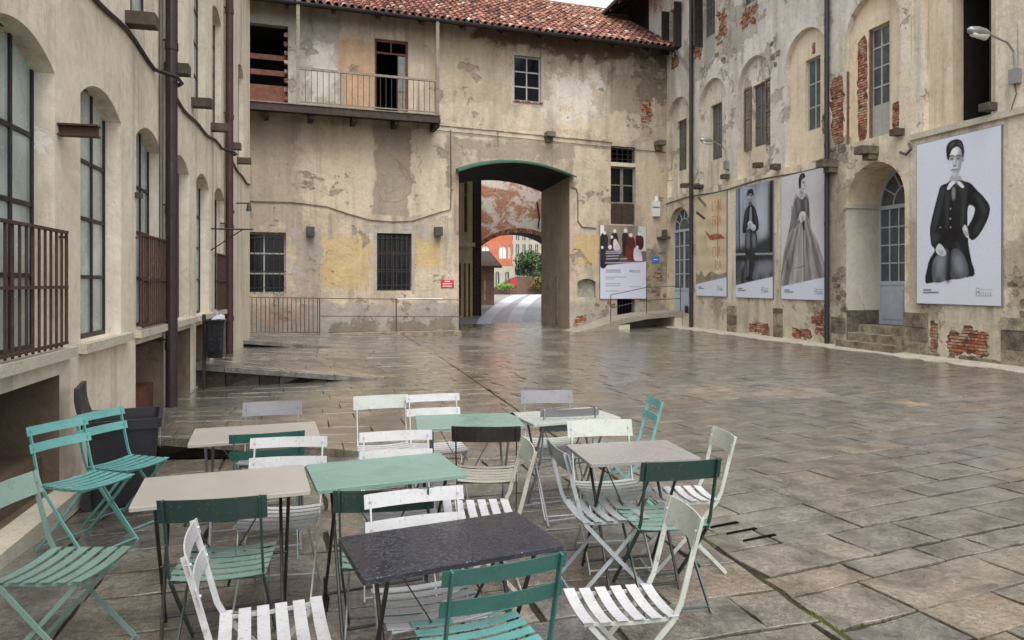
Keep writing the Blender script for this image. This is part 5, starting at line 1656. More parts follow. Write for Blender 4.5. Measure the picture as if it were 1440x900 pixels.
class Print:
    def __init__(self, nw, nh, corners, bgc):
        self.nw, self.nh = nw, nh
        self.S = 2
        h, w_ = nh * self.S, nw * self.S
        self.img = np.ones((h, w_, 3)) * np.array(bgc[:3])
        v, u = np.mgrid[0:h, 0:w_]
        u = (u + 0.5) / w_; v = (v + 0.5) / h
        tl, tr_, bl, br = [np.array(c, float) for c in corners]
        q = ((1 - u) * (1 - v))[..., None] * tl + (u * (1 - v))[..., None] * tr_ + ((1 - u) * v)[..., None] * bl + (u * v)[..., None] * br
        self.x, self.y, self.u, self.v = q[..., 0], q[..., 1], u, v
        rs_ = np.random.RandomState(nw + nh)
        self.rs = rs_

    def fbm(self, sx, sy, seed):
        rs_ = np.random.RandomState(seed)
        out = np.zeros_like(self.u)
        amp = 1.0
        for o in range(4):
            gx, gy = max(2, int(sx * 2 ** o) + 2), max(2, int(sy * 2 ** o) + 2)
            g = rs_.rand(gy + 1, gx + 1)
            fx, fy = self.u * (gx - 1), self.v * (gy - 1)
            ix, iy = fx.astype(int), fy.astype(int)
            tx, ty = fx - ix, fy - iy
            tx = tx * tx * (3 - 2 * tx); ty = ty * ty * (3 - 2 * ty)
            out += amp * ((g[iy, ix] * (1 - tx) + g[iy, ix + 1] * tx) * (1 - ty) + (g[iy + 1, ix] * (1 - tx) + g[iy + 1, ix + 1] * tx) * ty - 0.5)
            amp *= 0.5
        return out

    def poly(self, pts, c, smooth=True, alpha=1.0, tex=None):
        m = pip(self.x, self.y, catmull(pts) if smooth else pts)
        c = np.array(c[:3])
        if tex is not None:
            cc = c[None, :] * (1 + tex[m])[:, None]
        else:
            cc = c
        self.img[m] = self.img[m] * (1 - alpha) + cc * alpha
        return m

    def line(self, pts, w_, c, alpha=1.0):
        d2 = np.full(self.x.shape, 1e9)
        for (ax, ay), (bx, by) in zip(pts, pts[1:]):
            L = (bx - ax) ** 2 + (by - ay) ** 2 + 1e-9
            t = np.clip(((self.x - ax) * (bx - ax) + (self.y - ay) * (by - ay)) / L, 0, 1)
            d2 = np.minimum(d2, (self.x - ax - t * (bx - ax)) ** 2 + (self.y - ay - t * (by - ay)) ** 2)
        k = np.clip(1 - (np.sqrt(d2) - w_ / 2) / (w_ * 0.4 + 1), 0, 1)[..., None] * alpha
        self.img = self.img * (1 - k) + np.array(c[:3]) * k

    def ell(self, cx, cy, a, b, c, alpha=1.0):
        self.poly([(cx + a * math.cos(t * 0.524), cy + b * math.sin(t * 0.524)) for t in range(12)], c, False, alpha)

    def blur(self, m, r_):
        m = m.astype(float)
        for ax in (0, 1):
            for _ in range(2):
                k = max(1, int(r_))
                pad = [(0, 0), (0, 0)]; pad[ax] = (k + 1, k)
                c_ = np.cumsum(np.pad(m, pad, mode='edge'), ax)
                n = m.shape[ax]
                sl = lambda o: tuple(slice(o, o + n) if q == ax else slice(None) for q in (0, 1))
                m = (c_[sl(2 * k + 1)] - c_[sl(0)]) / (2 * k + 1)
        return m

    def soft(self, pts, c, r_, alpha=1.0, inside=None):
        m = self.blur(pip(self.x, self.y, catmull(pts)), r_) * alpha
        if inside is not None: m = m * inside
        self.img = self.img * (1 - m[..., None]) + np.array(c[:3]) * m[..., None]

    def grain(self, amt):
        self.img *= (1 + amt * self.rs.randn(*self.u.shape))[..., None]

    def finish(self, W, par, u0, u1, z0, z1, d, flip, mat):
        S, nh, nw = self.S, self.nh, self.nw
        im = np.clip(self.img, 0.0, 1.0).reshape(nh, S, nw, S, 3).mean((1, 3))
        if flip: im = im[:, ::-1]
        us = np.linspace(u0, u1, nw + 1); zs = np.linspace(z1, z0, nh + 1)
        vs_ = [W.P(u, z, d) for z in zs for u in us]
        fs = [(i * (nw + 1) + k, i * (nw + 1) + k + 1, (i + 1) * (nw + 1) + k + 1, (i + 1) * (nw + 1) + k) for i in range(nh) for k in range(nw)]
        mb = MB(); mb.add(vs_, fs)
        o = mb.build('print', mat, par)
        at = o.data.attributes.new('ink', 'FLOAT_COLOR', 'FACE')
        buf = np.ones((nh * nw, 4), np.float32)
        buf[:, :3] = im.reshape(-1, 3)
        at.data.foreach_set('color', buf.ravel())
        return o


t = NT('printed banner')
at = t.n('ShaderNodeAttribute', attribute_name='ink')
M['print'] = t.out(at.outputs['Color'], 0.45, spec=0.35)
G = lambda v, t=0.0: (v * (1 - t * 0.3), v * (1 - t * 0.08), v * (1 + t * 0.3))
WEDGE = lin(206, 212, 224)


def caption(p, x0, y0, w_, s=1.0, lg=None):
    """two short lines of small print and, at right, a boxed two-line logo"""
    rr = random.Random(int(x0))
    for row, L in ((0, 0.55), (1, 1.0)):
        x = x0
        while x < x0 + w_ * L:
            l = rr.uniform(3, 6) * s
            p.line([(x, y0 + row * 13 * s), (x + l, y0 + row * 13 * s - 0.4)], 5 * s, lin(70, 72, 80), 0.8)
            x += l + 2.6 * s
    if lg:
        a, b, w2, h2 = lg
        p.line([(a, b), (a + h2 * 0.35, b), (a + h2 * 0.35, b + h2), (a, b + h2), (a, b)], 2 * s, lin(120, 124, 136), 0.8)
        p.line([(a + h2 * 0.1, b + h2 * 0.5), (a + h2 * 0.25, b + h2 * 0.5)], 4 * s, lin(110, 114, 126), 0.8)
        for i in range(5):
            x = a + h2 * 0.55 + i * (w2 - h2 * 0.5) / 5
            p.line([(x, b + h2 * 0.2), (x + w2 * 0.07, b + h2 * 0.2)], 3 * s, lin(140, 144, 156), 0.7)
            p.line([(x, b + h2 * 0.55), (x, b + h2), (x + w2 * 0.08, b + h2)], 2.4 * s, lin(130, 134, 146), 0.8)


def poster(W, u0, u1, z0, z1, label, p, flip, d=-0.05):
    mb = MB(); W.box(mb, u0, u1, z0, z1, d, -0.008)
    o = mb.build('poster', M['frame_alu'])
    p.finish(W, o, u0 + 0.012, u1 - 0.012, z0 + 0.012, z1 - 0.012, d - 0.003, flip, M['print'])
    return tag(o, label, 'poster')


# boy in a dark coat, hand on hip
p = Print(120, 200, [(18, 75), (432, 0), (35, 870), (455, 885)], lin(212, 217, 228))
p.img *= (1 + 0.03 * p.fbm(3, 3, 1))[..., None]
cf = p.fbm(9, 9, 2)
coat = p.poly([(205, 240), (190, 268), (152, 286), (138, 330), (120, 400), (104, 470), (100, 510), (108, 575), (128, 606), (105, 645), (90, 690), (86, 772), (200, 758), (325, 738), (314, 660), (302, 600), (297, 548), (318, 560), (350, 530), (384, 460), (393, 402), (372, 358), (332, 312), (300, 276), (264, 262), (250, 240), (228, 262)], lin(28, 29, 32), True, 1, cf * 0.9)
coat |= p.poly([(92, 690), (86, 773), (325, 739), (316, 670)], lin(30, 31, 35), False)
p.poly([(60, 777), (60, 840), (350, 800), (350, 735)], lin(212, 217, 228), False)
lt = lin(92, 95, 102)
for q in ([(150, 300), (172, 300), (160, 400), (130, 500), (112, 500), (128, 400)], [(250, 290), (280, 290), (282, 380), (270, 480), (256, 480), (262, 380)], [(320, 330), (352, 352), (378, 400), (366, 440), (350, 400)], [(180, 330), (196, 330), (196, 480), (182, 490)],
          [(112, 520), (150, 530), (160, 560), (120, 570)], [(340, 470), (362, 462), (340, 520), (318, 535)], [(230, 560), (262, 590), (296, 690), (284, 700), (250, 610)]):
    p.soft(q, lt, 3, 0.26, coat)
for q in ([(208, 290), (216, 290), (214, 510), (206, 510)], [(300, 290), (310, 300), (292, 400), (286, 390)], [(140, 560), (200, 520), (204, 530), (150, 600)]):
    p.soft(q, lin(10, 10, 12), 2, 0.8, coat)
p.poly([(292, 396), (308, 387), (324, 404), (316, 446), (300, 478), (291, 484)], lin(212, 217, 228))
tex = p.fbm(20, 14, 6)
tr1 = p.poly([(190, 600), (160, 612), (125, 650), (116, 690), (126, 764), (188, 757), (206, 690), (205, 620)], lin(86, 89, 97), True, 1, tex * 0.9)
tr1 |= p.poly([(215, 610), (248, 602), (285, 650), (300, 734), (222, 750), (207, 690)], lin(84, 87, 95), True, 1, tex * 0.9)
for q in ([(140, 640), (170, 630), (180, 680), (160, 740), (138, 720)], [(230, 630), (260, 640), (276, 690), (262, 730), (236, 700)]): p.soft(q, lin(150, 155, 164), 7, 0.7, tr1)
p.soft([(198, 610), (212, 610), (214, 752), (188, 756)], lin(16, 16, 19), 3, 0.85)
face = p.poly([(191, 118), (190, 168), (199, 210), (211, 233), (222, 244), (236, 236), (250, 208), (257, 170), (258, 126), (240, 92), (205, 96)], lin(208, 209, 212))
p.soft([(200, 105), (232, 104), (232, 132), (202, 134)], lin(240, 240, 242), 4, 0.9, face); p.soft([(197, 170), (212, 172), (212, 200), (202, 200)], lin(222, 223, 226), 4, 0.8, face)
p.soft([(240, 110), (262, 125), (258, 190), (244, 230), (230, 246), (238, 190), (243, 150)], lin(112, 113, 118), 4, 0.75, face)
p.soft([(210, 228), (222, 246), (240, 236), (246, 262), (205, 264)], lin(110, 111, 116), 3, 0.7)
for x in (207, 238):
    p.soft([(x - 11, 144), (x + 10, 142), (x + 10, 156), (x - 11, 158)], lin(96, 96, 102), 2, 0.8, face); p.ell(x, 152, 5, 3.4, lin(28, 28, 32)); p.line([(x - 11, 139), (x, 135), (x + 11, 138)], 4, lin(40, 40, 44), 0.9)
p.soft([(220, 148), (227, 150), (230, 184), (215, 186)], lin(140, 141, 146), 2, 0.7, face); p.line([(221, 150), (219, 178)], 3, lin(226, 227, 230), 0.7); p.line([(214, 186), (220, 189), (228, 185)], 3, lin(70, 70, 76), 0.85)
p.line([(207, 207), (220, 205), (234, 206)], 4.5, lin(84, 78, 82), 0.9); p.soft([(210, 212), (232, 212), (228, 220), (214, 220)], lin(120, 118, 122), 2, 0.7, face)
hair = p.poly([(181, 145), (177, 95), (193, 66), (225, 54), (252, 64), (264, 95), (266, 132), (259, 162), (256, 130), (247, 104), (228, 92), (208, 104), (197, 128), (191, 158)], lin(30, 30, 33), True, 1, cf * 0.6)
for q in ([(196, 78), (215, 66), (222, 72), (200, 94)], [(232, 66), (250, 76), (256, 98), (244, 88)]): p.soft(q, lin(104, 104, 108), 3, 0.6, hair)
p.ell(262, 158, 5, 12, lin(150, 150, 154))
p.poly([(203, 240), (220, 252), (245, 236), (262, 262), (240, 258), (228, 268), (205, 262), (196, 262)], lin(170, 172, 178))
p.poly([(185, 300), (200, 268), (222, 262), (231, 268), (214, 284), (196, 304)], lin(224, 226, 230)); p.poly([(232, 268), (246, 264), (270, 290), (262, 299), (244, 284)], lin(224, 226, 230)); p.soft([(226, 266), (238, 266), (238, 280), (226, 280)], lin(120, 122, 128), 2, 0.8)
p.soft([(212, 300), (226, 300), (225, 352), (214, 350)], lin(150, 152, 158), 2, 0.85)
for q in ([(133, 600), (148, 573), (166, 582), (180, 602), (188, 624), (174, 636), (150, 628), (138, 618)], [(268, 498), (280, 482), (293, 506), (299, 546), (284, 540), (274, 522)]):
    hm = p.poly(q, lin(206, 207, 210)); cx_ = sum(v[0] for v in q) / len(q); cy_ = sum(v[1] for v in q) / len(q)
    for k in (-8, 0, 8): p.line([(cx_ + k, cy_ - 2), (cx_ + k + 8, cy_ + 20)], 2.5, lin(110, 110, 114), 0.7)
for x, y in ((155, 492), (208, 492), (206, 400), (206, 450)): p.ell(x, y, 4, 5, lin(150, 153, 160))
p.grain(0.05)
caption(p, 72, 805, 74, 1.0, (342, 798, 74, 38))
poster(WR, 11.86, 14.09, 1.25, 5.04, 'tall pale poster of a seated boy in a dark coat with a white bow tie', p, True)

# lady in a wide skirt
p = Print(110, 190, [(337, 50), (628, 8), (335, 858), (636, 862)], lin(196, 194, 197))
p.img *= (1 + 0.14 * p.fbm(3, 4, 3) - 0.12 * (p.u - 0.4) + 0.05 * p.fbm(30, 40, 33))[..., None]
p.soft([(330, 700), (400, 690), (640, 640), (650, 760), (330, 790)], lin(120, 118, 120), 12, 0.6)
yy_ = np.maximum(p.y - 230, 40)
fold = np.sin((p.x - 485) / (0.075 * yy_) * 3.1 + p.fbm(4, 3, 9) * 2.5) * 0.3 + np.sin((p.x - 485) / (0.03 * yy_) * 3.1 + p.fbm(5, 3, 19) * 3) * 0.12 + p.fbm(14, 3, 4) * 0.45
dress = p.poly([(455, 160), (430, 190), (415, 260), (404, 340), (385, 430), (358, 530), (342, 650), (337, 790), (640, 740), (618, 600), (582, 480), (545, 400), (535, 330), (525, 200), (500, 165)], lin(142, 138, 138), True, 1, fold * 1.25)
p.soft([(470, 400), (495, 380), (505, 560), (500, 740), (440, 760), (455, 560)], lin(176, 172, 172), 9, 0.45, dress); p.soft([(560, 460), (600, 560), (625, 740), (580, 740), (545, 520)], lin(80, 78, 80), 9, 0.45, dress); p.soft([(400, 420), (370, 560), (345, 760), (372, 770), (400, 560)], lin(84, 82, 82), 7, 0.5, dress)
bod = p.poly([(442, 195), (425, 240), (418, 300), (438, 345), (470, 292), (490, 282), (510, 300), (526, 335), (526, 230), (505, 185), (475, 180)], lin(74, 73, 76), True, 0.9, fold * 1.2)
for q in ([(450, 205), (466, 200), (470, 270), (456, 275)], [(500, 205), (512, 220), (514, 290), (504, 285)], [(424, 250), (434, 250), (436, 320), (426, 310)]): p.soft(q, lin(140, 138, 142), 3, 0.6, bod)
p.poly([(412, 240), (405, 330), (392, 425), (440, 385), (472, 352), (440, 330)], lin(100, 98, 100), True, 0.75, fold * 1.3)
p.line([(392, 425), (440, 388), (475, 352)], 4, lin(160, 156, 156), 0.7)
p.poly([(448, 168), (465, 142), (490, 152), (505, 176), (485, 204), (465, 198)], lin(186, 184, 186), True, 0.9, fold * 0.6)
face = p.poly([(470, 72), (492, 76), (502, 98), (503, 122), (496, 140), (486, 156), (474, 150), (466, 115)], lin(196, 194, 194))
p.soft([(466, 100), (476, 96), (478, 150), (468, 150)], lin(120, 118, 120), 3, 0.7, face); p.soft([(470, 146), (490, 150), (488, 172), (468, 170)], lin(120, 118, 120), 3, 0.7)
hair = p.poly([(462, 132), (457, 85), (466, 46), (484, 33), (499, 42), (500, 64), (482, 74), (475, 95), (472, 128)], lin(32, 31, 34), True, 1, fold); p.soft([(472, 52), (486, 44), (490, 54), (474, 74)], lin(96, 94, 98), 3, 0.6, hair)
p.line([(486, 97), (499, 98)], 4, lin(50, 48, 52), 0.9); p.line([(486, 90), (500, 90)], 3, lin(70, 68, 72), 0.8); p.line([(496, 108), (502, 120), (495, 123)], 3, lin(110, 108, 112), 0.85); p.line([(486, 136), (497, 136)], 3.5, lin(96, 84, 88), 0.9)
p.poly([(468, 292), (492, 284), (505, 300), (498, 340), (478, 356), (464, 330)], lin(206, 204, 204))
for k in range(4): p.line([(474 + 6 * k, 312), (478 + 5 * k, 344)], 2.5, lin(120, 118, 120), 0.7)
p.poly([(484, 352), (496, 350), (499, 405), (488, 402)], lin(42, 41, 44))
p.line([(430, 655), (470, 650), (500, 640)], 4, lin(50, 48, 50), 0.6); p.line([(492, 400), (496, 640), (498, 740)], 5, lin(52, 50, 52), 0.7); p.line([(380, 600), (384, 660)], 6, lin(40, 38, 40), 0.7)
p.grain(0.07)
p.poly([(330, 778), (645, 711), (645, 870), (330, 870)], WEDGE, False)
caption(p, 360, 800, 58, 1.0, (568, 786, 52, 36))
poster(WR, 17.31, 19.37, 1.24, 5.03, 'grey photograph poster of a lady in a wide crinoline dress', p, True)

# man with a cap leaning on a bench
p = Print(110, 195, [(22, 110), (268, 68), (28, 848), (287, 857)], lin(142, 152, 164))
p.img *= (1 + 0.5 * p.fbm(3, 5, 5) + 0.14 * p.fbm(20, 6, 55) - 0.3 * np.clip((p.u - 0.6) * 2, 0, 1) - 0.45 * np.clip((0.14 - p.u) * 6, 0, 1) - 0.3 * np.clip((p.v - 0.35) * 2.4, 0, 1))[..., None]
p.soft([(160, 180), (235, 170), (238, 400), (190, 440)], lin(190, 200, 210), 14, 0.6)
p.soft([(250, 60), (300, 60), (300, 570), (262, 560)], lin(12, 13, 16), 3, 0.95); p.line([(46, 110), (52, 540)], 7, lin(62, 68, 78), 0.9); p.line([(62, 110), (66, 540)], 3, lin(180, 190, 200), 0.5); p.line([(243, 90), (248, 470)], 4, lin(84, 92, 104), 0.8)
p.soft([(20, 530), (80, 500), (190, 470), (290, 440), (300, 575), (20, 575)], lin(22, 23, 27), 8, 0.9)
p.poly([(20, 556), (290, 552), (290, 870), (20, 870)], lin(70, 74, 82), False, 1, p.fbm(9, 9, 8) * 1.6); p.poly([(20, 550), (290, 552), (290, 564), (20, 562)], lin(158, 166, 176), False); p.soft([(20, 566), (290, 567), (290, 605), (20, 600)], lin(12, 13, 15), 4, 0.9)
p.soft([(180, 620), (270, 610), (270, 680), (190, 700)], lin(130, 136, 146), 10, 0.7)
leg = p.poly([(100, 400), (92, 470), (96, 560), (102, 640), (110, 722), (140, 724), (160, 640), (164, 540), (176, 470), (166, 400), (135, 385)], lin(34, 36, 41), True, 1, p.fbm(9, 9, 10) * 1.2)
for q in ([(104, 410), (122, 410), (124, 500), (106, 515)], [(142, 430), (162, 420), (166, 490), (152, 515)], [(110, 600), (120, 600), (122, 690), (114, 700)]): p.soft(q, lin(128, 136, 148), 5, 0.65, leg)
p.line([(130, 540), (126, 715)], 6, lin(8, 8, 10), 0.9); p.poly([(104, 712), (142, 714), (150, 734), (100, 734)], lin(14, 14, 17))
coat = p.poly([(122, 224), (95, 250), (82, 310), (74, 402), (96, 410), (110, 362), (125, 340), (146, 345), (150, 408), (172, 404), (186, 380), (183, 340), (173, 290), (158, 244), (136, 222)], lin(20, 21, 25), True, 1, p.fbm(9, 9, 11) * 1.0)
for q in ([(98, 262), (108, 256), (96, 350), (86, 380)], [(154, 260), (162, 270), (172, 350), (164, 352)]): p.soft(q, lin(84, 90, 100), 3, 0.6, coat)
p.poly([(124, 246), (134, 244), (141, 300), (137, 338), (121, 338)], lin(150, 158, 168)); p.line([(136, 250), (140, 335)], 4, lin(50, 54, 60), 0.9); p.line([(128, 252), (128, 330)], 2, lin(90, 96, 104), 0.8)
face = p.poly([(111, 152), (142, 154), (139, 184), (129, 205), (118, 201), (110, 180)], lin(188, 192, 198)); p.soft([(110, 178), (140, 180), (130, 208), (116, 205)], lin(96, 100, 108), 3, 0.85, face); p.soft([(132, 156), (144, 158), (140, 190), (132, 196)], lin(104, 108, 116), 3, 0.7, face)
for x in (118, 134): p.ell(x, 166, 4, 2.6, lin(30, 32, 36))
p.line([(126, 166), (124, 180)], 3, lin(150, 154, 160), 0.8); p.poly([(116, 204), (134, 204), (138, 226), (114, 226)], lin(74, 78, 86))
p.poly([(104, 156), (106, 128), (122, 115), (141, 122), (147, 153), (126, 146)], lin(18, 18, 22)); p.line([(102, 157), (148, 157)], 5, lin(12, 12, 14), 0.95); p.line([(112, 128), (128, 122)], 4, lin(80, 84, 92), 0.6)
for (x, y, a_, b_) in ((124, 350, 15, 19), (150, 378, 16, 22)):
    p.ell(x, y, a_, b_, lin(196, 200, 206))
    for k in (-6, 0, 6): p.line([(x + k, y), (x + k + 2, y + b_)], 2.5, lin(110, 114, 120), 0.7)
p.grain(0.08)
p.poly([(15, 770), (300, 708), (300, 880), (15, 880)], WEDGE, False)
caption(p, 46, 790, 48, 1.0, (212, 782, 44, 34))
poster(WR, 19.79, 21.94, 1.24, 5.0, 'dark bluish photograph poster of a man in a peaked cap and open jacket', p, True)

# lettered poster
p = Print(100, 180, [(50, 100), (295, 65), (60, 880), (305, 885)], lin(198, 182, 152))
p.img *= (1 + 0.2 * p.fbm(3, 5, 12) + 0.08 * np.sin(p.y / 18))[..., None]
p.line([(70, 100), (130, 168)], 13, lin(86, 88, 78), 0.9); p.line([(52, 215), (120, 268)], 14, lin(62, 58, 48), 0.95)
RD_ = lin(168, 84, 52)
FONT = {'L': [[(0, 0), (0, 1), (0.9, 1)]], "'": [[(0.2, 0), (0.1, 0.25)]], 'A': [[(0, 1), (0.5, 0), (1, 1)], [(0.2, 0.65), (0.8, 0.65)]], 'T': [[(0, 0), (1, 0)], [(0.5, 0), (0.5, 1)]], 'R': [[(0, 1), (0, 0), (0.9, 0.1), (0.9, 0.4), (0, 0.5), (1, 1)]],
        'C': [[(1, 0.08), (0.3, 0), (0, 0.4), (0, 0.7), (0.3, 1), (1, 0.92)]], 'U': [[(0, 0), (0, 0.85), (0.5, 1), (0.95, 0.85), (0.95, 0)]]}
def word(p, s, x0, y0, w_, h, lw):
    cw = w_ / len(s)
    for i, ch in enumerate(s):
        for st in FONT[ch]:
            p.line([(x0 + (i + a * 0.72) * cw, y0 + b * h - 0.12 * (x0 + i * cw - 185)) for a, b in st], lw, RD_, 0.7)
word(p, "L'AL", 185, 138, 88, 75, 3); word(p, 'TRA', 182, 258, 84, 75, 3); word(p, 'CUL', 192, 500, 84, 75, 3); word(p, 'RA', 215, 612, 56, 70, 3)
p.line([(232, 130), (234, 580)], 5, lin(150, 80, 54), 0.7)
p.poly([(125, 362), (150, 385), (175, 405), (205, 395), (240, 400), (260, 405), (288, 438), (262, 434), (235, 440), (180, 442), (155, 415)], lin(140, 66, 40), True, 0.9, p.fbm(8, 8, 15))
p.line([(130, 400), (145, 520)], 3, lin(150, 130, 100), 0.7)
p.poly([(50, 690), (80, 720), (100, 680), (130, 730), (180, 690), (240, 712), (310, 700), (310, 760), (50, 800)], lin(92, 84, 70), True, 0.7, p.fbm(8, 8, 14) * 2)
p.poly([(40, 794), (310, 734), (315, 900), (40, 900)], WEDGE, False)
caption(p, 80, 812, 42, 0.9, (236, 802, 40, 36))
poster(WR, 22.52, 24.7, 1.25, 5.02, 'beige poster with red stacked lettering beside the drainpipe', p, True)

# family group poster on the back wall
p = Print(110, 156, [(57, 75), (540, 85), (65, 870), (548, 865)], lin(188, 190, 204))
p.poly([(50, 60), (560, 70), (560, 464), (50, 516)], lin(120, 112, 100), False, 1, p.fbm(5, 4, 20) * 0.6)
p.poly([(50, 60), (96, 70), (96, 190), (50, 190)], lin(206, 204, 196), False); p.poly([(455, 70), (560, 70), (560, 470), (500, 470), (470, 300)], lin(190, 190, 184), False, 0.9)
p.poly([(50, 380), (560, 350), (560, 464), (50, 516)], lin(52, 48, 46), False, 0.8)
dk, rd = lin(34, 33, 36), lin(92, 36, 40)
for pts, c in (([(62, 190), (130, 185), (140, 300), (130, 510), (60, 512)], dk), ([(165, 215), (180, 165), (230, 165), (245, 250), (230, 330), (165, 330)], dk), ([(290, 170), (345, 165), (350, 300), (330, 400), (296, 390), (288, 280)], dk),
               ([(335, 215), (365, 195), (410, 210), (430, 300), (420, 440), (340, 450), (325, 320)], rd), ([(430, 200), (465, 182), (510, 205), (515, 300), (490, 340), (440, 320)], lin(70, 34, 40)), ([(120, 300), (230, 330), (250, 470), (110, 485)], lin(44, 42, 46))):
    p.poly(pts, c, True, 1, p.fbm(8, 8, 21) * 0.8)
for pts in ([(195, 245), (220, 225), (245, 270), (270, 330), (240, 345), (200, 335)], [(415, 330), (450, 320), (485, 360), (505, 440), (490, 460), (415, 445)]): p.poly(pts, lin(190, 180, 186), True, 1, p.fbm(8, 8, 22) * 0.5)
for x, y, a in ((102, 160, 15), (208, 138, 17), (178, 203, 14), (322, 132, 19), (378, 182, 17), (468, 165, 17), (160, 312, 20), (80, 316, 13), (214, 240, 14), (448, 310, 14)): p.ell(x, y, a, a * 1.25, lin(206, 196, 188))
for x, y in ((455, 140), (475, 140), (484, 146)): p.ell(x, y, 12, 7, lin(150, 150, 152))
for (x0, x1, y) in ((125, 275, 360), (120, 270, 380), (125, 250, 410), (125, 245, 440), (270, 335, 440), (115, 470, 482)): p.line([(x0, y), (x1, y - 6)], 8, lin(170, 168, 176), 0.75)
for (x0, x1, y, w_) in ((125, 270, 560, 9), (125, 270, 580, 9), (120, 330, 635, 6), (120, 210, 655, 5), (120, 270, 705, 6), (120, 265, 728, 6), (120, 260, 785, 6), (375, 398, 570, 16), (405, 480, 566, 6), (405, 480, 580, 6), (375, 495, 738, 5)):
    x = x0
    rr = random.Random(x0 * y)
    while x < x1:
        l = rr.uniform(9, 24); p.line([(x, y), (min(x + l, x1), y)], w_, lin(110, 112, 130), 0.7); x += l + 7
poster(WB, 5.86, 7.97, 1.09, 4.09, 'notice poster with a family group photograph above printed text', p, False)

# ------------------------------------------------------------------ chairs and tables
def make_chair(kind, mb_, ms_, ml_):
    """folding slatted steel chair; local +Y is the front"""
    c = empty('folding_chair')
    hw = 0.195
    up = [(0.235, 0.0), (0.0, 0.245), (-0.165, 0.425), (-0.198, 0.49), (-0.222, 0.58), (-0.25, 0.69), (-0.286, 0.82)]
    for s in (-1, 1):
        m = MB(); m.strip([(s * hw, y, z) for y, z in up], (1, 0, 0), 0.008, 0.022); m.build('upright', ml_, c)
        m = MB(); m.strip([(s * (hw - 0.015), -0.235, 0.0), (s * (hw - 0.015), 0.0, 0.245), (s * (hw - 0.015), 0.165, 0.428)], (1, 0, 0), 0.008, 0.02); m.build('leg', ml_, c)
    for y, z, ww in ((0.225, 0.022, hw), (-0.222, 0.025, hw - 0.015)):
        m = MB(); m.tube([(-ww, y, z), (ww, y, z)], 0.0055, 6); m.build('stretcher', ml_, c)
    m = MB()
    for s in (-1, 1):
        m.strip([(s * (hw - 0.012), -0.19, 0.432), (s * (hw - 0.012), 0.0, 0.427), (s * (hw - 0.012), 0.19, 0.437)], (1, 0, 0), 0.008, 0.014)
    m.tube([(-hw + 0.01, 0.185, 0.432), (hw - 0.01, 0.185, 0.432)], 0.006, 6); m.tube([(-hw + 0.01, -0.17, 0.428), (hw - 0.01, -0.17, 0.428)], 0.006, 6)
    seat = m.build('seat', ml_, c)
    ns = 6
    for i in range(ns):
        y = -0.165 + i * 0.068
        m = MB(); m.strip([(x, y, 0.447 - 0.014 * (1 - (x / 0.205) ** 2) + (0.004 if i == ns - 1 else 0)) for x in np.linspace(-0.205, 0.205, 7)], (0, 1, 0), 0.046, 0.004)
        m.build('slat', ms_, seat)
    rows_ = [(0.715, 0.82)] if kind == 1 else [(0.762, 0.82), (0.652, 0.71)]
    for za, zb in rows_:
        m = MB()
        v = []
        for i in range(9):
            x = -0.222 + 0.444 * i / 8
            bow = -0.022 * (1 - (x / 0.222) ** 2)
            for z, o in ((za, 0.0), (zb, 0.0), (zb, 0.005), (za, 0.005)):
                v.append((x, -0.253 - (z - 0.7) * 0.27 + bow + o + 0.008, z))
        fs = [(i * 4 + k, i * 4 + (k + 1) % 4, i * 4 + 4 + (k + 1) % 4, i * 4 + 4 + k) for i in range(8) for k in range(4)] + [(3, 2, 1, 0), (32, 33, 34, 35)]
        m.add(v, fs); m.build('backrest' if kind == 1 else 'back_slat', mb_, c)
        for s in (-1, 1):
            for zz in ((za + zb) / 2,):
                m = MB(); yy = -0.253 - (zz - 0.7) * 0.27 + 0.008
                m.tube([(s * hw, yy - 0.014, zz), (s * hw, yy + 0.008, zz)], 0.006, 6); m.build('rivet', ml_, c)
    return c


protos = {}
GC = 'folding chairs set round the tables'


def chair(kind, bk_, st_, lg_, cx, cy, rot, label, by_back=True, sx=1.0):
    key = (kind, bk_, st_, lg_)
    if key not in protos:
        protos[key] = make_chair(kind, P_[bk_], P_[st_], P_[lg_]); o = protos[key]
    else:
        o = copy_tree(protos[key])
    a = R(rot)
    if by_back:
        cx -= math.sin(a) * 0.285; cy += math.cos(a) * 0.285
    o.location = (cx, cy, H(cx, cy) + 0.003)
    o.rotation_euler = (0, 0, a)
    o.scale = (sx, 1, 1)
    return tag(o, label, 'chair', GC)


chair(1, 'mint', 'sea', 'sea', -1.47, 3.74, -104, 'pale green chair standing alone by the kerb of the cream building')
chair(2, 'turq', 'turq', 'turq', -1.84, 5.5, -124, 'turquoise two-slat chair pulled in front of its twin by the wheelie bin')
chair(2, 'turq', 'turq', 'turq', -1.74, 6.05, -122, 'turquoise two-slat chair squeezed between its twin and the wheelie bin')
chair(1, 'dgreen', 'sea', 'dgreen', -0.5, 3.25, -3, 'dark green backed chair with mint seat pulled up to the long beige table')
chair(2, 'white', 'white', 'white', -0.22, 2.8, -84, 'white two-slat chair at the end of the charcoal table, seen edge on', False)
chair(2, 'green', 'turq', 'green', 0.56, 2.27, 9, 'green two-slat chair with turquoise seat at the charcoal table')
chair(1, 'offwhite', 'white', 'offwhite', 1.41, 2.66, 86, 'white chair with one curved back board, turned to the end of the charcoal table', sx=0.74)
chair(2, 'white', 'white', 'white', 0.35, 3.17, 186, 'white two-slat chair between the charcoal table and the wet mint table')
chair(1, 'dgreen', 'sea', 'dgreen', 0.22, 3.2, -6, 'dark green backed chair tucked under the wet mint table behind a white chair')
chair(1, 'offwhite', 'white', 'beige', 1.09, 3.92, 84, 'off-white chair turned to the end of the wet mint table')
chair(1, 'black', 'beige', 'black', 0.95, 4.45, -14, 'black backed chair with beige slat seat at the far mint table')
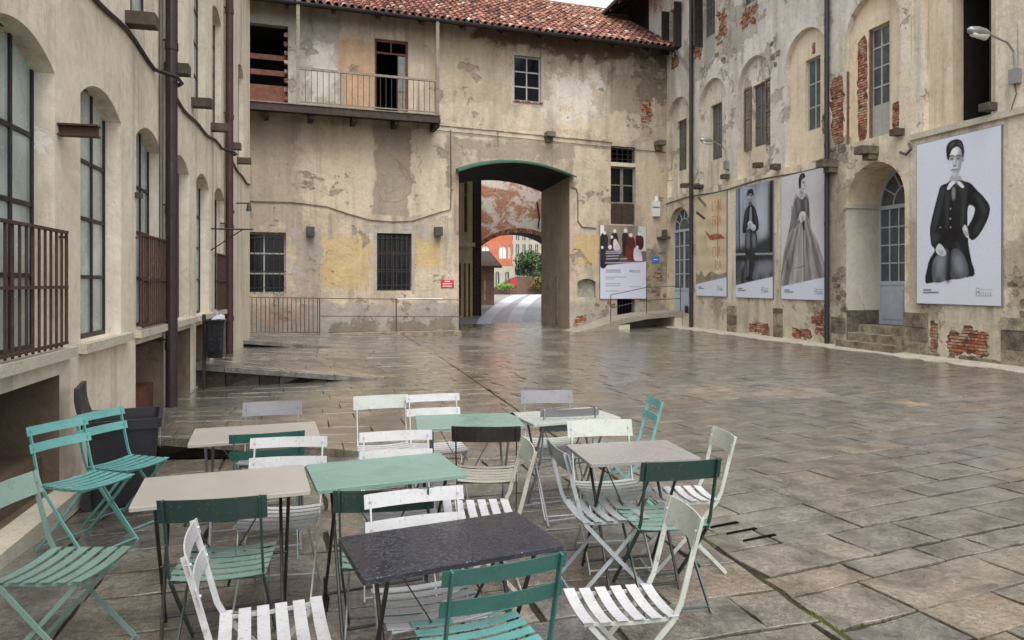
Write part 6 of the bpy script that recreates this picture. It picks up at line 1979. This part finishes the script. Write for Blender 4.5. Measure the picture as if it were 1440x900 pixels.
chair(2, 'white', 'white', 'white', 0.38, 4.45, 178, 'white two-slat chair on the far side of the wet mint table')
chair(1, 'offwhite', 'white', 'white', 0.38, 5.9, 184, 'white chair with one back board standing behind between two far tables')
chair(2, 'white', 'white', 'white', 0.8, 5.86, 182, 'white two-slat chair on the far side of the far mint table')
chair(1, 'grey', 'offwhite', 'grey', 1.77, 5.82, 172, 'grey backed chair on the far side of the far pale table')
chair(2, 'grey', 'silver', 'silver', 1.68, 4.92, -2, 'grey two-slat chair on the near side of the far pale table')
chair(1, 'offwhite', 'offwhite', 'offwhite', 1.73, 4.48, 174, 'off-white chair on the far side of the grey table')
chair(2, 'turq', 'turq', 'turq', 2.48, 5.18, 82, 'turquoise two-slat chair at the end of the far pale table', sx=0.8)
chair(1, 'offwhite', 'white', 'offwhite', 2.35, 3.94, 83, 'white chair at the outer end of the grey table', sx=0.74)
chair(1, 'dgreen', 'sea', 'dgreen', 1.75, 3.34, -3, 'dark green backed chair with mint seat at the grey table')
chair(1, 'silver', 'silver', 'silver', 1.22, 3.83, -93, 'silver grey chair facing the inner end of the grey table')
chair(1, 'grey', 'silver', 'grey', -0.46, 5.92, 179, 'grey backed chair behind the far beige table by the stone step')
chair(2, 'green', 'green', 'green', -0.39, 4.61, 4, 'green two-slat chair on the near side of the far beige table')
chair(2, 'white', 'white', 'white', -0.25, 4.43, 173, 'white two-slat chair on the far side of the long beige table')


def make_table(top, legm, L=0.77, W_=0.52):
    o = empty('folding_table')
    hl, hw = L / 2, W_ / 2
    m = MB()
    n, v = 4, []
    r_ = 0.012
    ring = []
    for sx, sy, a0 in ((1, 1, 0), (-1, 1, 90), (-1, -1, 180), (1, -1, 270)):
        for k in range(n + 1):
            a = R(a0 + 90 * k / n)
            ring.append((sx * (hl - r_) + r_ * math.cos(a), sy * (hw - r_) + r_ * math.sin(a)))
    N = len(ring)
    v = [(x * 0.995, y * 0.995, 0.742) for x, y in ring] + [(x, y, 0.739) for x, y in ring] + [(x, y, 0.722) for x, y in ring]
    m.add(v, [tuple(range(N)), tuple(range(3 * N - 1, 2 * N - 1, -1))] + [(a * N + i, (a + 1) * N + i, (a + 1) * N + (i + 1) % N, a * N + (i + 1) % N) for a in (0, 1) for i in range(N)])
    m.build('tabletop', top, o)
    for s in (-1, 1):
        x = s * (hl - 0.1)
        m = MB(); m.tube([(x, -hw + 0.05, 0.72), (x, hw - 0.02, 0.0)], 0.009, 7); m.build('leg', legm, o)
        x2 = s * (hl - 0.124)
        m = MB(); m.tube([(x2, hw - 0.05, 0.72), (x2, -hw + 0.02, 0.0)], 0.009, 7); m.build('leg', legm, o)
    for y, xx in ((hw - 0.035, hl - 0.1), (-hw + 0.035, hl - 0.124)):
        m = MB(); m.tube([(-xx, y, 0.03), (xx, y, 0.03)], 0.008, 7); m.build('foot_bar', legm, o)
    m = MB(); m.tube([(-hl + 0.1, 0.0, 0.37), (hl - 0.1, 0.0, 0.37)], 0.007, 7); m.build('pivot_bar', legm, o)
    for s in (-1, 1):
        m = MB(); m.strip([(s * (hl - 0.15), 0, 0.715), (s * 0.03, 0, 0.372)], (0, 1, 0), 0.014, 0.005); m.build('brace', legm, o)
    return o


for top, lg, x, y, a, lb, L, W_ in (('top_dark', 'black', 0.437, 2.718, 10.5, 'charcoal folding table beaded with rain, a green two-slat chair before it', 0.77, 0.44),
                             ('top_beige', 'black', -0.517, 3.763, 6, 'beige folding table with a dark green backed chair pulled up to it', 0.78, 0.52),
                             ('top_green', 'black', 0.267, 3.85, 8, 'mint green folding table with streaks of water on its top', 0.76, 0.52),
                             ('top_grey', 'black', 1.712, 3.913, -2, 'grey folding table ringed by a silver, a white and a dark green backed chair', 0.66, 0.48),
                             ('top_beige', 'grey', -0.5, 5.06, 5, 'beige folding table beside the raised stone step', 0.8, 0.52),
                             ('top_green', 'grey', 0.95, 5.075, -5, 'mint green folding table next to the pale table at the back of the group', 0.75, 0.5),
                             ('top_white', 'grey', 1.69, 5.1, 8, 'pale whitish folding table between a grey two-slat chair and a grey backed chair', 0.71, 0.47)):
    o = make_table(M[top], P_[lg], L, W_)
    o.location = (x, y, H(x, y) + 0.003)
    o.rotation_euler = (0, 0, R(a))
    tag(o, lb, 'table', 'folding tables on the wet paving')

# ------------------------------------------------------------------ bins
bx_, by_ = -1.7, 6.6
bz = H(bx_, by_) + 0.004
wb = tag(empty('wheelie_bin', (bx_, by_, bz), R(11)), 'black wheelie bin with raised lid and white sticker by the cream building', 'bin')
m = MB()
def ringbox(z, hx, hy, r_=0.05, n=4):
    out = []
    for sx, sy, a0 in ((1, 1, 0), (-1, 1, 90), (-1, -1, 180), (1, -1, 270)):
        for k in range(n + 1):
            a = R(a0 + 90 * k / n)
            out.append((sx * (hx - r_) + r_ * math.cos(a), sy * (hy - r_) + r_ * math.sin(a), z))
    return out
rings = [ringbox(0.03, 0.25, 0.27), ringbox(0.4, 0.275, 0.3), ringbox(0.70, 0.295, 0.325), ringbox(0.705, 0.325, 0.355), ringbox(0.79, 0.33, 0.36), ringbox(0.79, 0.295, 0.325), ringbox(0.5, 0.27, 0.3)]
N = len(rings[0])
m.add([q for r_ in rings for q in r_], [(a * N + i, a * N + (i + 1) % N, (a + 1) * N + (i + 1) % N, (a + 1) * N + i) for a in range(len(rings) - 1) for i in range(N)] + [tuple(range(N)), tuple((len(rings) - 1) * N + i for i in range(N))])
me = m.mesh('body', M['plastic_black']); link('body', me, wb); wb.scale = (0.88, 0.88, 0.92)
m = MB(); m.hexa([(-0.31, 0.36, 0.76), (-0.22, 0.36, 0.76), (-0.22, 0.40, 0.76), (-0.31, 0.40, 0.76), (-0.36, 0.40, 1.02), (-0.27, 0.40, 1.02), (-0.27, 0.44, 1.0), (-0.36, 0.44, 1.0)])
m = MB(); v = []
for i in range(7):
    t_ = i / 6
    v += [(-0.33 - 0.05 * t_ - 0.02 * math.sin(t_ * 3.1), -0.30 + 0.0 * t_, 0.78 + 0.30 * t_), (-0.33 - 0.05 * t_ - 0.02 * math.sin(t_ * 3.1), 0.30, 0.78 + 0.30 * t_), (-0.29 - 0.05 * t_ - 0.02 * math.sin(t_ * 3.1), 0.30, 0.78 + 0.30 * t_), (-0.29 - 0.05 * t_ - 0.02 * math.sin(t_ * 3.1), -0.30, 0.78 + 0.30 * t_)]
m.add(v, [(i * 4 + k, i * 4 + (k + 1) % 4, i * 4 + 4 + (k + 1) % 4, i * 4 + 4 + k) for i in range(6) for k in range(4)] + [(0, 1, 2, 3), (24, 25, 26, 27)])
link('lid', m.mesh('lid', M['plastic_black']), wb)
m = MB(); m.tube([(-0.33, -0.26, 0.785), (-0.33, 0.26, 0.785)], 0.02, 8); link('hinge', m.mesh('hinge', M['plastic_black']), wb)
for s in (-1, 1):
    m = MB(); m.tube([(-0.27, s * 0.2 - 0.03, 0.07), (-0.27, s * 0.2 + 0.03, 0.07)], 0.075, 14); link('wheel', m.mesh('wheel', M['plastic_black']), wb)
m = MB(); q = [(0.3 + 0.0, 0.02 + 0.1 * math.cos(a * 0.7), 0.56 + 0.12 * math.sin(a * 0.7)) for a in range(9)]
m.add([(x + 0.006, y, z) for x, y, z in q], [tuple(range(9))]); link('sticker', m.mesh('sticker', M['sticker']), wb)
# liner bin on a post further along
px_, py_ = -2.04, 12.5
pz = H(px_, py_)
lb = tag(empty('litter_bin', (px_, py_, pz)), 'post-mounted litter bin with black liner by the middle stone step', 'bin')
m = MB(); m.tube([(0, 0, 0), (0, 0, 1.22)], 0.028, 8); link('post', m.mesh('post', M['iron']), lb)
m = MB(); rings = [ringbox(0.52, 0.12, 0.12, 0.04), ringbox(0.65, 0.14, 0.14, 0.05), ringbox(1.05, 0.145, 0.145, 0.05), ringbox(1.12, 0.155, 0.155, 0.05), ringbox(1.14, 0.13, 0.13, 0.05), ringbox(0.8, 0.12, 0.12, 0.05)]
rb = random.Random(4)
N = len(rings[0])
m.add([(x + 0.17 + rb.uniform(-0.008, 0.008), y + rb.uniform(-0.008, 0.008), z + rb.uniform(-0.008, 0.008)) for r_ in rings for x, y, z in r_], [(a * N + i, a * N + (i + 1) % N, (a + 1) * N + (i + 1) % N, (a + 1) * N + i) for a in range(len(rings) - 1) for i in range(N)] + [tuple(range(N)), tuple((len(rings) - 1) * N + i for i in range(N))])
link('liner', m.mesh('liner', M['bag']), lb)
m = MB(); pts = [(x + 0.17, y, z) for x, y, z in ringbox(1.13, 0.16, 0.16, 0.05)]; m.tube(pts + [pts[0]], 0.009, 6); link('hoop', m.mesh('hoop', M['iron']), lb)
m = MB(); m.tube([(0, 0, 1.13), (0.06, 0, 1.13)], 0.012, 6); link('arm', m.mesh('arm', M['iron']), lb)
m = MB()
for i in range(3): m.hexa([(0.1 + i * 0.05, -0.05, 1.12), (0.22 + i * 0.05, -0.04, 1.12), (0.22 + i * 0.05, 0.05, 1.12), (0.15 + i * 0.05, 0.05, 1.12), (0.17 + i * 0.04, -0.03, 1.19 + 0.02 * i), (0.22 + i * 0.05, -0.04, 1.2), (0.21 + i * 0.05, 0.04, 1.19), (0.16 + i * 0.05, 0.03, 1.18)])
link('paper_waste', m.mesh('paper_waste', M['sticker']), lb)
# stone kerb and cellar light beside the first cellar recess
kb = MB(); kb.box((XL + 0.02, 4.3, -0.08), (XL + 0.22, 6.9, 0.07)); tag(kb.build('kerb_stone', M['stone_pale'], pavement), kind='structure')
